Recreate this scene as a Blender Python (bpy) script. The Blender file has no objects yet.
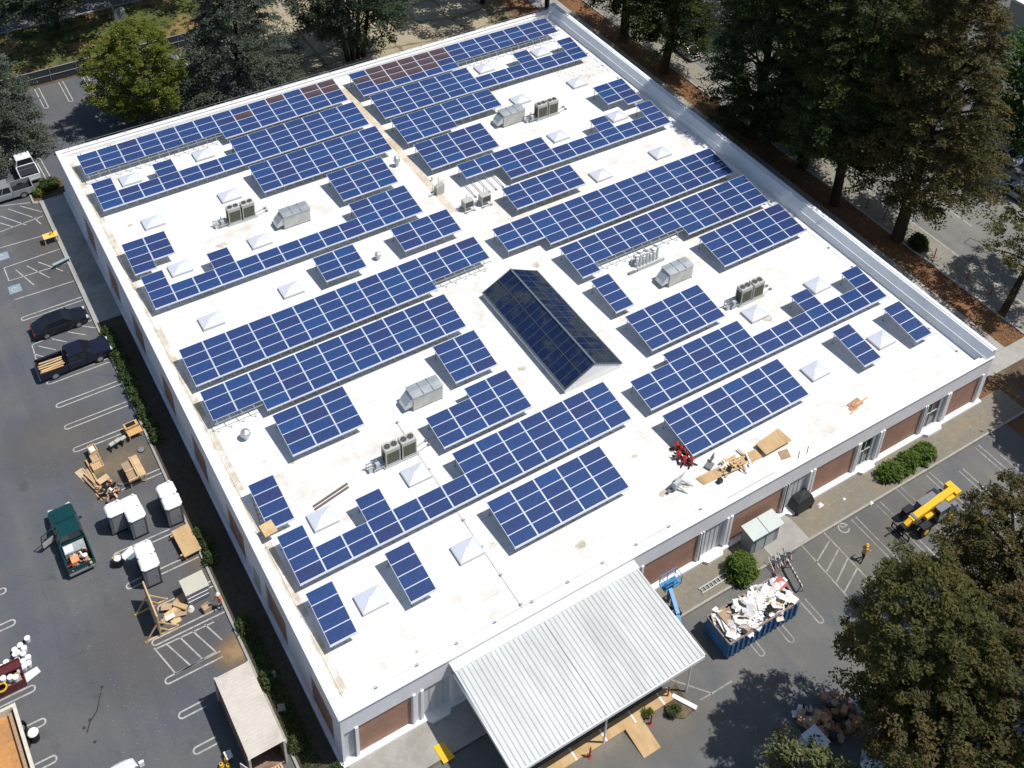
import bpy, math, random
import numpy as np
from mathutils import Vector, Matrix
random.seed(7); rng = np.random.default_rng(7)
R = math.radians
sc = bpy.context.scene
COL = sc.collection

# ------------------------------------------------------------------ camera
F, YAW, PIT, ROL = 1193.294, 0.56502, 0.584739, 0.029948
CX, CY = 499.267, 86.85
CAM = np.array([-13.674, -37.477, 77.473])
_f = np.array([math.cos(PIT)*math.sin(YAW), math.cos(PIT)*math.cos(YAW), -math.sin(PIT)])
_r = np.array([math.cos(YAW), -math.sin(YAW), 0.0]); _u = np.cross(_r, _f)
RT = math.cos(ROL)*_r + math.sin(ROL)*_u
UP = -math.sin(ROL)*_r + math.cos(ROL)*_u
cam = bpy.data.cameras.new('camera'); co = bpy.data.objects.new('camera', cam); COL.objects.link(co)
mw = Matrix.Identity(4)
for i in range(3):
    mw[i][0] = RT[i]; mw[i][1] = UP[i]; mw[i][2] = -_f[i]; mw[i][3] = CAM[i]
co.matrix_world = mw
cam.sensor_fit = 'HORIZONTAL'; cam.sensor_width = 36; cam.lens = 36*F/1024
cam.shift_x = (512-CX)/1024; cam.shift_y = (CY-384)/1024
cam.clip_start = 1; cam.clip_end = 3000
sc.camera = co

def G(px, py, z=0.0):
    """world point at height z on the sight line of a photo point"""
    v = _f + RT*(px-CX)/F - UP*(py-CY)/F
    p = CAM + (z-CAM[2])/v[2]*v
    return Vector((float(p[0]), float(p[1]), float(p[2])))

# ------------------------------------------------------------------ light
w = bpy.data.worlds.new('World'); sc.world = w; w.use_nodes = True
nt = w.node_tree; nt.nodes.clear()
sky = nt.nodes.new('ShaderNodeTexSky'); sky.sky_type = 'NISHITA'; sky.sun_disc = False
SV = Vector((0.41, -0.27, 1.0)).normalized()
sky.sun_elevation = math.asin(SV.z); sky.sun_rotation = math.atan2(SV.x, SV.y)
bg = nt.nodes.new('ShaderNodeBackground'); bg.inputs[1].default_value = 0.095
wo = nt.nodes.new('ShaderNodeOutputWorld')
nt.links.new(sky.outputs[0], bg.inputs[0]); nt.links.new(bg.outputs[0], wo.inputs[0])
sl = bpy.data.lights.new('sun', 'SUN'); sl.energy = 4.6; sl.angle = R(0.53); sl.color = (1, .965, .91)
so = bpy.data.objects.new('sun', sl); COL.objects.link(so)
so.rotation_euler = SV.to_track_quat('Z', 'Y').to_euler(); so.location = (30, 20, 120)
sc.view_settings.view_transform = 'Standard'; sc.view_settings.look = 'None'
sc.view_settings.exposure = 0.0; sc.view_settings.gamma = 1.0
sc.cycles.max_bounces = 5; sc.cycles.diffuse_bounces = 2; sc.cycles.glossy_bounces = 3
sc.cycles.transmission_bounces = 4; sc.cycles.transparent_max_bounces = 6

# ------------------------------------------------------------------ materials
MATS = {}
def mat(name, col, rough=.8, metal=0, var=.12, scale=1.0, spec=.5, col2=None, s2=.25, lo=.45, hi=.65, obj_rand=0,
        bump=0, trans=0, alpha=None, island=0, stretch=None):
    if name in MATS: return MATS[name]
    m = bpy.data.materials.new(name); m.use_nodes = True
    n = m.node_tree.nodes; l = m.node_tree.links
    b = n['Principled BSDF']; b.inputs['Roughness'].default_value = rough; b.inputs['Metallic'].default_value = metal
    b.inputs['Specular IOR Level'].default_value = spec
    tc = n.new('ShaderNodeTexCoord'); vec = tc.outputs['Object']
    if stretch:
        mp = n.new('ShaderNodeMapping'); mp.inputs['Scale'].default_value = stretch
        l.new(vec, mp.inputs[0]); vec = mp.outputs[0]
    def noise(s, det=4, rg=.6):
        t = n.new('ShaderNodeTexNoise'); t.inputs['Scale'].default_value = s
        t.inputs['Detail'].default_value = det; t.inputs['Roughness'].default_value = rg
        l.new(vec, t.inputs['Vector']); return t
    c = (*col, 1); cur = None
    if col2:
        t = noise(s2, 6, .65); rp = n.new('ShaderNodeValToRGB')
        rp.color_ramp.elements[0].position = lo; rp.color_ramp.elements[1].position = hi
        rp.color_ramp.elements[0].color = c; rp.color_ramp.elements[1].color = (*col2, 1)
        l.new(t.outputs['Fac'], rp.inputs[0]); cur = rp.outputs[0]
    else:
        rgb = n.new('ShaderNodeRGB'); rgb.outputs[0].default_value = c; cur = rgb.outputs[0]
    if var:
        t = noise(scale*3, 5, .7); mr = n.new('ShaderNodeMapRange')
        mr.inputs['From Min'].default_value = .3; mr.inputs['From Max'].default_value = .7
        mr.inputs['To Min'].default_value = 1-var; mr.inputs['To Max'].default_value = 1+var
        l.new(t.outputs['Fac'], mr.inputs[0])
        h = n.new('ShaderNodeHueSaturation'); l.new(cur, h.inputs['Color']); l.new(mr.outputs[0], h.inputs['Value'])
        cur = h.outputs[0]
    if island or obj_rand:
        src = n.new('ShaderNodeNewGeometry').outputs['Random Per Island'] if island else n.new('ShaderNodeObjectInfo').outputs['Random']
        k = island or obj_rand
        mr = n.new('ShaderNodeMapRange'); mr.inputs['To Min'].default_value = 1-k; mr.inputs['To Max'].default_value = 1+k
        l.new(src, mr.inputs[0]); h = n.new('ShaderNodeHueSaturation'); l.new(cur, h.inputs['Color'])
        l.new(mr.outputs[0], h.inputs['Value']); cur = h.outputs[0]
    l.new(cur, b.inputs['Base Color'])
    if bump:
        t = noise(scale*12, 4, .6); bp = n.new('ShaderNodeBump'); bp.inputs['Strength'].default_value = bump
        bp.inputs['Distance'].default_value = .05
        l.new(t.outputs['Fac'], bp.inputs['Height']); l.new(bp.outputs[0], b.inputs['Normal'])
    if trans:
        tr = n.new('ShaderNodeBsdfTranslucent'); l.new(cur, tr.inputs[0]); mx = n.new('ShaderNodeMixShader')
        mx.inputs[0].default_value = trans; out = n['Material Output']
        l.new(b.outputs[0], mx.inputs[1]); l.new(tr.outputs[0], mx.inputs[2]); l.new(mx.outputs[0], out.inputs[0])
    if alpha is not None: b.inputs['Alpha'].default_value = alpha
    MATS[name] = m; return m

def asphalt(name, c1, c2, s=.16, dark=.8, extra=None):
    """worn asphalt: large patches, fine grain, streaks, cracks and oil spots"""
    m = mat(name, c1, .9, 0, .10, 2.2, .3, c2, s, .38, .66, bump=.25)
    n = m.node_tree.nodes; l = m.node_tree.links; b = n['Principled BSDF']
    cur = b.inputs['Base Color'].links[0].from_socket
    tc = n.new('ShaderNodeTexCoord')
    def mul(fac_socket, colr):
        nonlocal cur
        mx = n.new('ShaderNodeMix'); mx.data_type = 'RGBA'; mx.blend_type = 'MULTIPLY'
        l.new(fac_socket, mx.inputs['Factor']); l.new(cur, mx.inputs[6]); mx.inputs[7].default_value = (*colr, 1); cur = mx.outputs[2]
    v = n.new('ShaderNodeTexVoronoi'); v.feature = 'DISTANCE_TO_EDGE'; v.inputs['Scale'].default_value = .11
    nz = n.new('ShaderNodeTexNoise'); nz.inputs['Scale'].default_value = .6; nz.inputs['Detail'].default_value = 6
    ad = n.new('ShaderNodeMixRGB'); ad.blend_type = 'ADD'; ad.inputs[0].default_value = 1.6
    l.new(tc.outputs['Object'], nz.inputs[0]); l.new(tc.outputs['Object'], ad.inputs[1]); l.new(nz.outputs['Color'], ad.inputs[2])
    l.new(ad.outputs[0], v.inputs['Vector'])
    r1 = n.new('ShaderNodeValToRGB'); r1.color_ramp.elements[0].color = (1, 1, 1, 1); r1.color_ramp.elements[1].color = (0, 0, 0, 1)
    r1.color_ramp.elements[1].position = .004; l.new(v.outputs['Distance'], r1.inputs[0]); mul(r1.outputs[0], (.82, .82, .82))
    st_ = n.new('ShaderNodeTexNoise'); st_.inputs['Scale'].default_value = .5; st_.inputs['Detail'].default_value = 5; mp_ = n.new('ShaderNodeMapping'); mp_.inputs['Scale'].default_value = (1.6,.06,1)
    l.new(tc.outputs['Object'], mp_.inputs[0]); l.new(mp_.outputs[0], st_.inputs[0]); r2 = n.new('ShaderNodeValToRGB'); r2.color_ramp.elements[0].position = .45; r2.color_ramp.elements[1].position = .7; l.new(st_.outputs['Fac'], r2.inputs[0]); mul(r2.outputs[0], (1.16,1.14,1.1))
    n3 = n.new('ShaderNodeTexNoise'); n3.inputs['Scale'].default_value = .55; n3.inputs['Detail'].default_value = 3
    l.new(tc.outputs['Object'], n3.inputs[0])
    r3 = n.new('ShaderNodeValToRGB'); r3.color_ramp.elements[0].position = .64; r3.color_ramp.elements[1].position = .72
    l.new(n3.outputs['Fac'], r3.inputs[0]); mul(r3.outputs[0], (.78, .76, .74))
    l.new(cur, b.inputs['Base Color']); return m

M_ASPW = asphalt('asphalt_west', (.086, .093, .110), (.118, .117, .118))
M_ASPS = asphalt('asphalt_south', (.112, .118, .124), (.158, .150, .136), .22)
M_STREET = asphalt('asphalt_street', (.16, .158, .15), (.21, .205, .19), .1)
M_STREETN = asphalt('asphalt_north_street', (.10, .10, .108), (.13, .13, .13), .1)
M_LINE = mat('road_paint', (.42, .41, .38), .8, 0, .25, 2, col2=(.24, .235, .22), s2=1.6, lo=.45, hi=.7)
M_LINES = mat('faded_road_paint', (.36,.35,.33), .8, 0, .3, 2, col2=(.20,.195,.18), s2=1.3, lo=.38, hi=.62)
M_SOIL = mat('soil', (.10, .07, .045), .95, 0, .3, 1.2, .2, (.16, .12, .08), .5, bump=.4)
M_MULCH = mat('bark_mulch', (.21, .105, .05), .95, 0, .35, 2, .2, (.13, .075, .04), .3, .40, .60, bump=.6)
M_DIRT = mat('dry_dirt', (.205, .19, .155), .95, 0, .12, 1, .2, (.25, .205, .15), .28, bump=.15)
M_CONC = mat('concrete', (.36, .35, .325), .9, 0, .10, 1, .3, (.29, .28, .25), .3, bump=.1)
M_CONCB = mat('concrete_walk', (.33, .33, .32), .9, 0, .12, 1, .3, (.22, .22, .20), .3)
M_CURB = mat('concrete_kerb', (.34, .33, .30), .9, 0, .18, 1.5, .3)
M_GRASS = mat('grass_blades', (.085, .10, .03), .95, 0, .3, 1.5, .2, (.25, .16, .065), .11, .47, .60, bump=.6)
M_TAN = mat('tan_pavers', (.36, .31, .215), .95, 0, .12, 1, .3, (.28, .24, .165), .2, bump=.2)
M_TANJ = mat('joint_soil', (.19, .155, .09), .95, 0, .3, 1, .2)
M_ROOF = mat('roof_membrane', (.78, .77, .755), .6, 0, .06, .4, .3, (.55, .52, .46), .13, .52, .78)
M_WHITE = mat('white_stucco', (.80, .79, .81), .8, 0, .05, .5, .3, (.74, .73, .75), .5)
M_TRIM = mat('white_trim', (.82, .82, .82), .6, 0, .04, .5, .4)
M_GREYP = mat('grey_paint', (.42, .46, .47), .6, 0, .06, .5, .4)
M_RECESS = mat('painted_siding', (.60, .60, .62), .6, 0, .05, .5, .4)
M_WIN = mat('dark_window', (.02, .022, .026), .08, 0, 0, 1, .6)
M_GALV = mat('galvanised_steel', (.50, .53, .54), .42, .55, .12, 1.2, .5, (.60, .62, .62), .8, obj_rand=.06)
M_GALVL = mat('light_galvanised_siding', (.52, .525, .50), .5, .15, .12, 2, .5, (.42, .42, .39), 1.1)
M_ALU = mat('aluminium_frame', (.62, .66, .74), .35, .25, .04, 1, .5)
M_STEEL = mat('rack_steel', (.32, .40, .38), .5, .3, .1, 1, .5)
M_CORR = mat('corrugated_roof', (.59, .605, .595), .5, .15, .08, .35, .5, (.47, .48, .46), .3, .45, .7, stretch=(1.6,.3,1))
M_DOME = mat('skylight_dome', (.60, .63, .72), .25, 0, .04, 1, .5)
M_DOMEF = mat('skylight_curb', (.50, .51, .54), .5, 0, .05, 1, .5)
M_COIL = mat('condenser_coil', (.10, .105, .075), .7, .1, .25, 6, .3)
M_BEIGE = mat('beige_cabinet', (.44, .435, .40), .6, 0, .06, 1, .4)
M_FAN = mat('fan_grille', (.08, .08, .085), .6, .2, .2, 8, .4)
M_BLACK = mat('black_plastic', (.012, .012, .013), .5, 0, .1, 1, .4)
M_RUB = mat('tyre_rubber', (.018, .018, .018), .85, 0, .1, 1, .3)
M_RIM = mat('wheel_rim', (.45, .45, .46), .35, .7, .05, 1, .5)
M_GLASS = mat('car_glass', (.012, .014, .018), .05, 0, 0, 1, .6)
M_LAMP = mat('headlamp_lens', (.75, .75, .78), .12, .3, 0, 1, .6)
M_TAIL = mat('tail_lamp', (.28, .01, .01), .2, 0, 0, 1, .5)
M_PLY = mat('plywood', (.52, .36, .19), .75, 0, .10, 1.5, .3, (.42, .27, .13), .9, stretch=(1, .25, 1))
M_PLY2 = mat('fresh_lumber', (.60, .43, .24), .7, 0, .14, 2, .3, (.48, .33, .17), 1.2)
M_OLDW = mat('weathered_wood', (.36, .25, .16), .8, 0, .2, 2, .3)
M_YEL = mat('yellow_paint', (.78, .47, .02), .4, 0, .06, 1, .5)
M_BLUE = mat('blue_paint', (.035, .13, .30), .5, 0, .2, 1.5, .4, (.06, .19, .38), .8)
M_LBLUE = mat('light_blue_paint', (.06, .25, .48), .45, 0, .1, 1, .5)
M_ORANGE = mat('orange_plastic', (.75, .17, .04), .6, 0, .08, 1, .4)
M_RED = mat('red_paint', (.42, .035, .03), .5, 0, .15, 1, .4)
M_REDP = mat('red_brown_post', (.30, .06, .04), .6, 0, .15, 1, .4)
M_PWHITE = mat('white_plastic', (.80, .80, .80), .45, 0, .03, 1, .5)
M_PGREY = mat('grey_plastic', (.17, .18, .20), .6, 0, .08, 1, .4)
M_CARD = mat('cardboard', (.42, .30, .19), .85, 0, .15, 2, .3)
M_DPAPER = mat('plasterboard', (.72, .70, .66), .85, 0, .1, 2, .3, obj_rand=.1)
M_SKIN = mat('skin', (.45, .27, .18), .6, 0, .03, 1, .4)
M_JEAN = mat('blue_jeans', (.05, .08, .16), .85, 0, .1, 3, .3)
M_DARKC = mat('dark_cloth', (.03, .03, .035), .9, 0, .1, 3, .3)
M_CREAM = mat('cream_roof_metal', (.56, .52, .46), .55, 0, .07, .8, .4, (.48, .44, .38), .5)
M_RUST = mat('rusty_side', (.25, .19, .14), .7, 0, .25, 2, .3, (.18, .10, .06), 1.2)
M_BARK = mat('bark', (.040, .028, .020), .95, 0, .3, 2, .2)
M_BARKG = mat('grey_bark', (.16, .135, .11), .95, 0, .25, 2, .2)
M_TARP = mat('tan_sheeting', (.50, .40, .27), .8, 0, .2, 1.2, .3)

def brick_mat():
    m = bpy.data.materials.new('brick_wall'); m.use_nodes = True; n = m.node_tree.nodes; l = m.node_tree.links
    b = n['Principled BSDF']; b.inputs['Roughness'].default_value = .9
    tc = n.new('ShaderNodeTexCoord'); mp = n.new('ShaderNodeMapping'); mp.inputs['Rotation'].default_value = (R(90), 0, 0)
    sx = n.new('ShaderNodeSeparateXYZ'); cb = n.new('ShaderNodeCombineXYZ'); ad = n.new('ShaderNodeMath'); ad.operation = 'ADD'
    l.new(tc.outputs['Object'], sx.inputs[0]); l.new(sx.outputs[0], ad.inputs[0]); l.new(sx.outputs[1], ad.inputs[1])
    l.new(ad.outputs[0], cb.inputs[0]); l.new(sx.outputs[2], cb.inputs[1])
    bt = n.new('ShaderNodeTexBrick'); bt.inputs['Scale'].default_value = 1; bt.inputs['Brick Width'].default_value = .3
    bt.inputs['Row Height'].default_value = .1; bt.inputs['Mortar Size'].default_value = .012
    bt.inputs['Color1'].default_value = (.31, .145, .10, 1); bt.inputs['Color2'].default_value = (.39, .20, .135, 1)
    bt.inputs['Mortar'].default_value = (.36, .26, .20, 1); l.new(cb.outputs[0], bt.inputs['Vector'])
    nz = n.new('ShaderNodeTexNoise'); nz.inputs['Scale'].default_value = .9; nz.inputs['Detail'].default_value = 5
    l.new(tc.outputs['Object'], nz.inputs[0]); mr = n.new('ShaderNodeMapRange'); mr.inputs['To Min'].default_value = .75; mr.inputs['To Max'].default_value = 1.25
    l.new(nz.outputs['Fac'], mr.inputs[0]); h = n.new('ShaderNodeHueSaturation'); l.new(bt.outputs[0], h.inputs['Color']); l.new(mr.outputs[0], h.inputs['Value'])
    l.new(h.outputs[0], b.inputs['Base Color']); return m
M_BRICK = brick_mat()

def pv_mat():
    """polycrystalline cells: 12 x 6 grid, each panel and cell a little different in hue"""
    m = bpy.data.materials.new('solar_cells'); m.use_nodes = True; n = m.node_tree.nodes; l = m.node_tree.links
    b = n['Principled BSDF']; b.inputs['Roughness'].default_value = .22; b.inputs['Specular IOR Level'].default_value = .5
    tc = n.new('ShaderNodeTexCoord'); sx = n.new('ShaderNodeSeparateXYZ'); l.new(tc.outputs['Object'], sx.inputs[0])
    def line(sock, pitch, wdt, off):
        a = n.new('ShaderNodeMath'); a.operation = 'ADD'; a.inputs[1].default_value = off; l.new(sock, a.inputs[0])
        d = n.new('ShaderNodeMath'); d.operation = 'DIVIDE'; d.inputs[1].default_value = pitch; l.new(a.outputs[0], d.inputs[0])
        f = n.new('ShaderNodeMath'); f.operation = 'FRACT'; l.new(d.outputs[0], f.inputs[0])
        g = n.new('ShaderNodeMath'); g.operation = 'LESS_THAN'; g.inputs[1].default_value = wdt; l.new(f.outputs[0], g.inputs[0]); return g.outputs[0]
    a = line(sx.outputs[0], .152, .07, 10*.152+.01); c = line(sx.outputs[1], .146, .07, 10*.146+.01)
    mxx = n.new('ShaderNodeMath'); mxx.operation = 'MAXIMUM'; l.new(a, mxx.inputs[0]); l.new(c, mxx.inputs[1])
    oi = n.new('ShaderNodeObjectInfo'); rp = n.new('ShaderNodeValToRGB'); e = rp.color_ramp.elements
    e[0].position = 0; e[0].color = (.025, .036, .115, 1); e[1].position = 1; e[1].color = (.015, .062, .190, 1)
    k = e.new(.12); k.color = (.020, .042, .138, 1); k = e.new(.88); k.color = (.018, .051, .162, 1)
    l.new(oi.outputs['Random'], rp.inputs[0])
    v = n.new('ShaderNodeTexVoronoi'); v.inputs['Scale'].default_value = 5.5; l.new(tc.outputs['Object'], v.inputs[0])
    mr = n.new('ShaderNodeMapRange'); mr.inputs['To Min'].default_value = .86; mr.inputs['To Max'].default_value = 1.14
    l.new(v.outputs['Color'], mr.inputs[0]); h = n.new('ShaderNodeHueSaturation'); l.new(rp.outputs[0], h.inputs['Color']); l.new(mr.outputs[0], h.inputs['Value'])
    mx = n.new('ShaderNodeMix'); mx.data_type = 'RGBA'; l.new(mxx.outputs[0], mx.inputs[0]); l.new(h.outputs[0], mx.inputs[6])
    mx.inputs[7].default_value = (.07, .10, .22, 1); l.new(mx.outputs[2], b.inputs['Base Color'])
    b.inputs['Coat Weight'].default_value = .5; b.inputs['Coat Roughness'].default_value = .06
    return m
M_PV = pv_mat()

# ------------------------------------------------------------------ mesh helpers
class MB:
    def __init__(s): s.v = []; s.f = []; s.m = []; s.mats = []
    def mi(s, m):
        if m not in s.mats: s.mats.append(m)
        return s.mats.index(m)
    def add(s, vs, fs, m):
        o = len(s.v); k = s.mi(m); s.v += [tuple(v) for v in vs]
        s.f += [tuple(i+o for i in f) for f in fs]; s.m += [k]*len(fs)
    def box(s, x0, x1, y0, y1, z0, z1, m):
        s.add([(x0,y0,z0),(x1,y0,z0),(x1,y1,z0),(x0,y1,z0),(x0,y0,z1),(x1,y0,z1),(x1,y1,z1),(x0,y1,z1)],
              [(0,3,2,1),(4,5,6,7),(0,1,5,4),(1,2,6,5),(2,3,7,6),(3,0,4,7)], m)
    def obox(s, c, size, m, rz=0, rx=0, ry=0):
        M_ = Matrix.Rotation(rz,3,'Z') @ Matrix.Rotation(ry,3,'Y') @ Matrix.Rotation(rx,3,'X'); c = Vector(c)
        hx, hy, hz = [q/2 for q in size]
        vs = [c + M_@Vector((a,b,d)) for d in (-hz,hz) for a,b in ((-hx,-hy),(hx,-hy),(hx,hy),(-hx,hy))]
        s.add(vs, [(0,3,2,1),(4,5,6,7),(0,1,5,4),(1,2,6,5),(2,3,7,6),(3,0,4,7)], m)
    def beam(s, p0, p1, wd, m, wd2=None):
        p0 = Vector(p0); p1 = Vector(p1); d = (p1-p0); L = d.length; d.normalize()
        a = d.cross(Vector((0,0,1)));  a = a.normalized() if a.length > 1e-3 else Vector((1,0,0))
        b = d.cross(a).normalized(); a = a*wd/2; b = b*(wd2 or wd)/2
        vs = [p0-a-b, p0+a-b, p0+a+b, p0-a+b, p1-a-b, p1+a-b, p1+a+b, p1-a+b]
        s.add(vs, [(0,3,2,1),(4,5,6,7),(0,1,5,4),(1,2,6,5),(2,3,7,6),(3,0,4,7)], m)
    def cyl(s, p0, p1, r0, m, r1=None, n=10, cap=True, m2=None):
        p0 = Vector(p0); p1 = Vector(p1); r1 = r0 if r1 is None else r1
        d = (p1-p0).normalized(); a = d.cross(Vector((0,0,1))); a = a.normalized() if a.length > 1e-3 else Vector((1,0,0)); b = d.cross(a)
        vs = []
        for p, r in ((p0,r0),(p1,r1)):
            for i in range(n):
                t = 2*math.pi*i/n; vs.append(p + a*math.cos(t)*r + b*math.sin(t)*r)
        s.add(vs, [(i,(i+1)%n,n+(i+1)%n,n+i) for i in range(n)], m)
        if cap:
            s.add(vs[:n], [tuple(range(n-1,-1,-1))], m2 or m); s.add(vs[n:], [tuple(range(n))], m2 or m)
    def loft(s, rings, m, caps=True, closed=True):
        n = len(rings[0]); vs = [p for r in rings for p in r]; fs = []
        for i in range(len(rings)-1):
            for j in range(n if closed else n-1):
                k = (j+1) % n; fs.append((i*n+j, i*n+k, (i+1)*n+k, (i+1)*n+j))
        if caps: fs += [tuple(range(n-1,-1,-1)), tuple((len(rings)-1)*n+i for i in range(n))]
        s.add(vs, fs, m)
    def prism(s, pts, z0, z1, m, side=None):
        n = len(pts); vs = [(p[0],p[1],z0) for p in pts]+[(p[0],p[1],z1) for p in pts]
        s.add(vs, [tuple(range(n,2*n))], m)
        s.add(vs, [(i,(i+1)%n,n+(i+1)%n,n+i) for i in range(n)]+[tuple(range(n-1,-1,-1))], side or m)
    def sheet(s, pts, z, m): s.add([(p[0],p[1],z) for p in pts], [tuple(range(len(pts)))], m)
    def quad(s, pts, m): s.add(pts, [tuple(range(len(pts)))], m)
    def build(s, name, parent=None, loc=None, rz=0, smooth=False, **k):
        me = bpy.data.meshes.new(name); me.from_pydata(s.v, [], s.f)
        for m in s.mats: me.materials.append(m)
        me.polygons.foreach_set('material_index', s.m)
        if smooth: me.polygons.foreach_set('use_smooth', [True]*len(me.polygons))
        me.validate(); me.update()
        return link(name, me, parent, loc, rz, **k)
def link(name, me, parent=None, loc=None, rz=0, **k):
    o = bpy.data.objects.new(name, me); COL.objects.link(o)
    if parent: o.parent = parent
    if loc is not None: o.location = loc
    if rz: o.rotation_euler = (0,0,rz)
    for a, b in k.items(): o[a] = b
    return o
def thing(name, label, cat, loc, rz=0, group=None):
    o = link(name, None, None, loc, rz, label=label, category=cat)
    o.empty_display_size = .3
    if group: o['group'] = group
    return o
def kids(o): return [c for c in COL.objects if c.parent == o]
def dup(root, loc, rz, label, group=None):
    def cp(o, par):
        c = o.copy(); COL.objects.link(c); c.parent = par
        for ch in TREE.get(o.name, []): cp(ch, c)
        return c
    TREE = {}
    for q in list(COL.objects):
        if q.parent: TREE.setdefault(q.parent.name, []).append(q)
    r = cp(root, None); r.location = loc; r.rotation_euler = (0,0,rz); r['label'] = label
    if group: r['group'] = group
    return r
def S(name, mb, **k): return mb.build(name, kind='structure', **k)

# ------------------------------------------------------------------ ground
b = MB(); b.sheet([(-400,-400),(700,-400),(700,700),(-400,700)], 0, M_SOIL); S('ground', b)
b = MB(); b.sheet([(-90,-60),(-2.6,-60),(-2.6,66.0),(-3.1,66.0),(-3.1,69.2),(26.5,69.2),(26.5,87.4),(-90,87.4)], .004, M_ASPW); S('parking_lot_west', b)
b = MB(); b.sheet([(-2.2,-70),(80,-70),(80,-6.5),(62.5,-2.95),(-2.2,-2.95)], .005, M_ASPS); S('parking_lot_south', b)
b = MB(); b.box(-2.45,-.02,46.2,66.0,.0,.12,M_CONCB); S('walkway_west', b)
b = MB(); b.box(-2.62,-2.452,-1.5,66.1,0,.14,M_CURB); b.box(-3.25,-3.08,66.0,69.3,0,.14,M_CURB); b.box(-3.08,-.3,65.9,66.05,0,.15,M_CURB); S('kerb_west', b)
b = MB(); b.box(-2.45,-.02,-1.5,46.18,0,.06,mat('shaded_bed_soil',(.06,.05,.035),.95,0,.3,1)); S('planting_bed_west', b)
b = MB(); b.box(.2,22.6,-2.85,-.02,0,.13,M_CONC); S('dock_apron', b)
b = MB(); b.box(22.62,33.6,-2.72,-.02,0,.1,M_DIRT); b.box(37.2,62,-2.72,-.02,0,.1,M_DIRT); S('dirt_strip_south', b)
b = MB(); b.box(33.62,37.18,-2.72,-.02,0,.12,M_CONC); S('door_path', b)
b = MB(); b.box(22.62,62,-2.9,-2.74,0,.14,M_CURB); S('kerb_south', b)
b = MB(); b.sheet([(-80,88.4),(26,88.4),(26,101.4),(-80,101.4)], .02, M_GRASS); S('grass_verge_ground', b)
b = MB(); b.box(-80,60,101.45,101.7,0,.13,M_CURB); S('kerb_north', b)
b = MB(); b.sheet([(-80,101.72),(60,101.72),(60,113),(-80,113)], .006, M_STREETN); S('street_north', b)
b = MB()
b.sheet([(26.6,66.2),(60,66.2),(60,101),(26.6,101)], .006, M_TANJ); S('bare_ground_north', b)
# irregular slabs of pale ground with dark joints between them
b = MB(); random.seed(3)
gx = [27,33,38.5,43,47,51.5,57]; gy = [67,71.5,75,79,84,90,97]
pt = {(i,j):(gx[i]+random.uniform(-1.3,1.3), gy[j]+random.uniform(-1.2,1.2)) for i in range(7) for j in range(7)}
for i in range(6):
    for j in range(6):
        q = [pt[i,j],pt[i+1,j],pt[i+1,j+1],pt[i,j+1]]; cx = sum(p[0] for p in q)/4; cy = sum(p[1] for p in q)/4
        rr = random.uniform(.90,.97); pp = []
        for a in range(4):
            p, p2 = q[a], q[(a+1)%4]
            for t in (0.08,.35,.65,.92):
                x = p[0]+(p2[0]-p[0])*t+random.uniform(-.18,.18); y = p[1]+(p2[1]-p[1])*t+random.uniform(-.18,.18)
                pp.append((cx+(x-cx)*rr, cy+(y-cy)*rr))
        b.sheet(pp, .012, M_TAN)
S('paved_ground_north', b)
# east side
b = MB(); b.sheet([(59.4,-40),(63.1,-40),(63.1,100),(59.4,100)], .012, M_MULCH); b.sheet([(66.5,-2),(69.28,-2),(69.28,100),(66.5,100)], .012, M_MULCH)
b.sheet([(62.6,-9),(69.28,-9),(69.28,1.2),(62.6,1.2)], .014, M_SOIL); S('mulch_bed', b)
b = MB(); b.box(63.12,66.48,3.0,100,0,.05,M_CONC); b.box(62.2,69.25,1.3,2.98,0,.05,M_CONC); b.box(67.4,69.2,-14,1.28,0,.05,M_CONC); S('sidewalk_east', b)
b = MB(); b.box(69.3,69.5,-60,120,0,.14,M_CURB); b.box(85.5,85.7,-60,120,0,.14,M_CURB); S('kerb_east', b)
b = MB(); b.sheet([(69.52,-60),(85.48,-60),(85.48,120),(69.52,120)], .006, M_STREET); S('street_east', b)
b = MB(); b.sheet([(69.54,-60),(72.6,-60),(72.6,120),(69.54,120)], .010, mat('gutter_lane',(.24,.225,.185),.9,0,.1,1,col2=(.20,.19,.16))); S('cycle_lane', b)
b = MB(); b.box(85.72,88.5,-60,120,0,.1,M_CONC); S('sidewalk_far', b)
b = MB(); b.sheet([(88.6,-60),(140,-60),(140,120),(88.6,120)], .008, M_ASPW); S('lot_far', b)

# painted lines
def pline(b, p, q, wd=.11, z=.012, m=None):
    p = Vector((p[0],p[1])); q = Vector((q[0],q[1])); d = (q-p).normalized(); nn = Vector((-d.y,d.x))*wd/2
    b.sheet([p-nn,q-nn,q+nn,p+nn], z, m or PAINT[0])
PAINT = [M_LINE]
def hairpin(b, p, q, gap=.46, wd=.11, z=.012):
    """double stall line from open end p to rounded end q"""
    p = Vector((p[0],p[1])); q = Vector((q[0],q[1])); d = (q-p).normalized(); nn = Vector((-d.y,d.x))
    e = q - d*gap/2
    for s in (-1,1): pline(b, p+nn*s*gap/2, e+nn*s*gap/2, wd, z)
    prev = None
    for i in range(9):
        t = -math.pi/2 + math.pi*i/8; o = d*math.cos(t)*(gap/2) + nn*math.sin(t)*(gap/2)
        r1 = e + o*(1+wd/gap); r0 = e + o*(1-wd/gap)
        if prev: b.sheet([prev[0],prev[1],r1,r0], z+.0005, PAINT[0])
        prev = (r0, r1)
g2 = lambda x, y: G(x,y,0).xy
b = MB()
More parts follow.
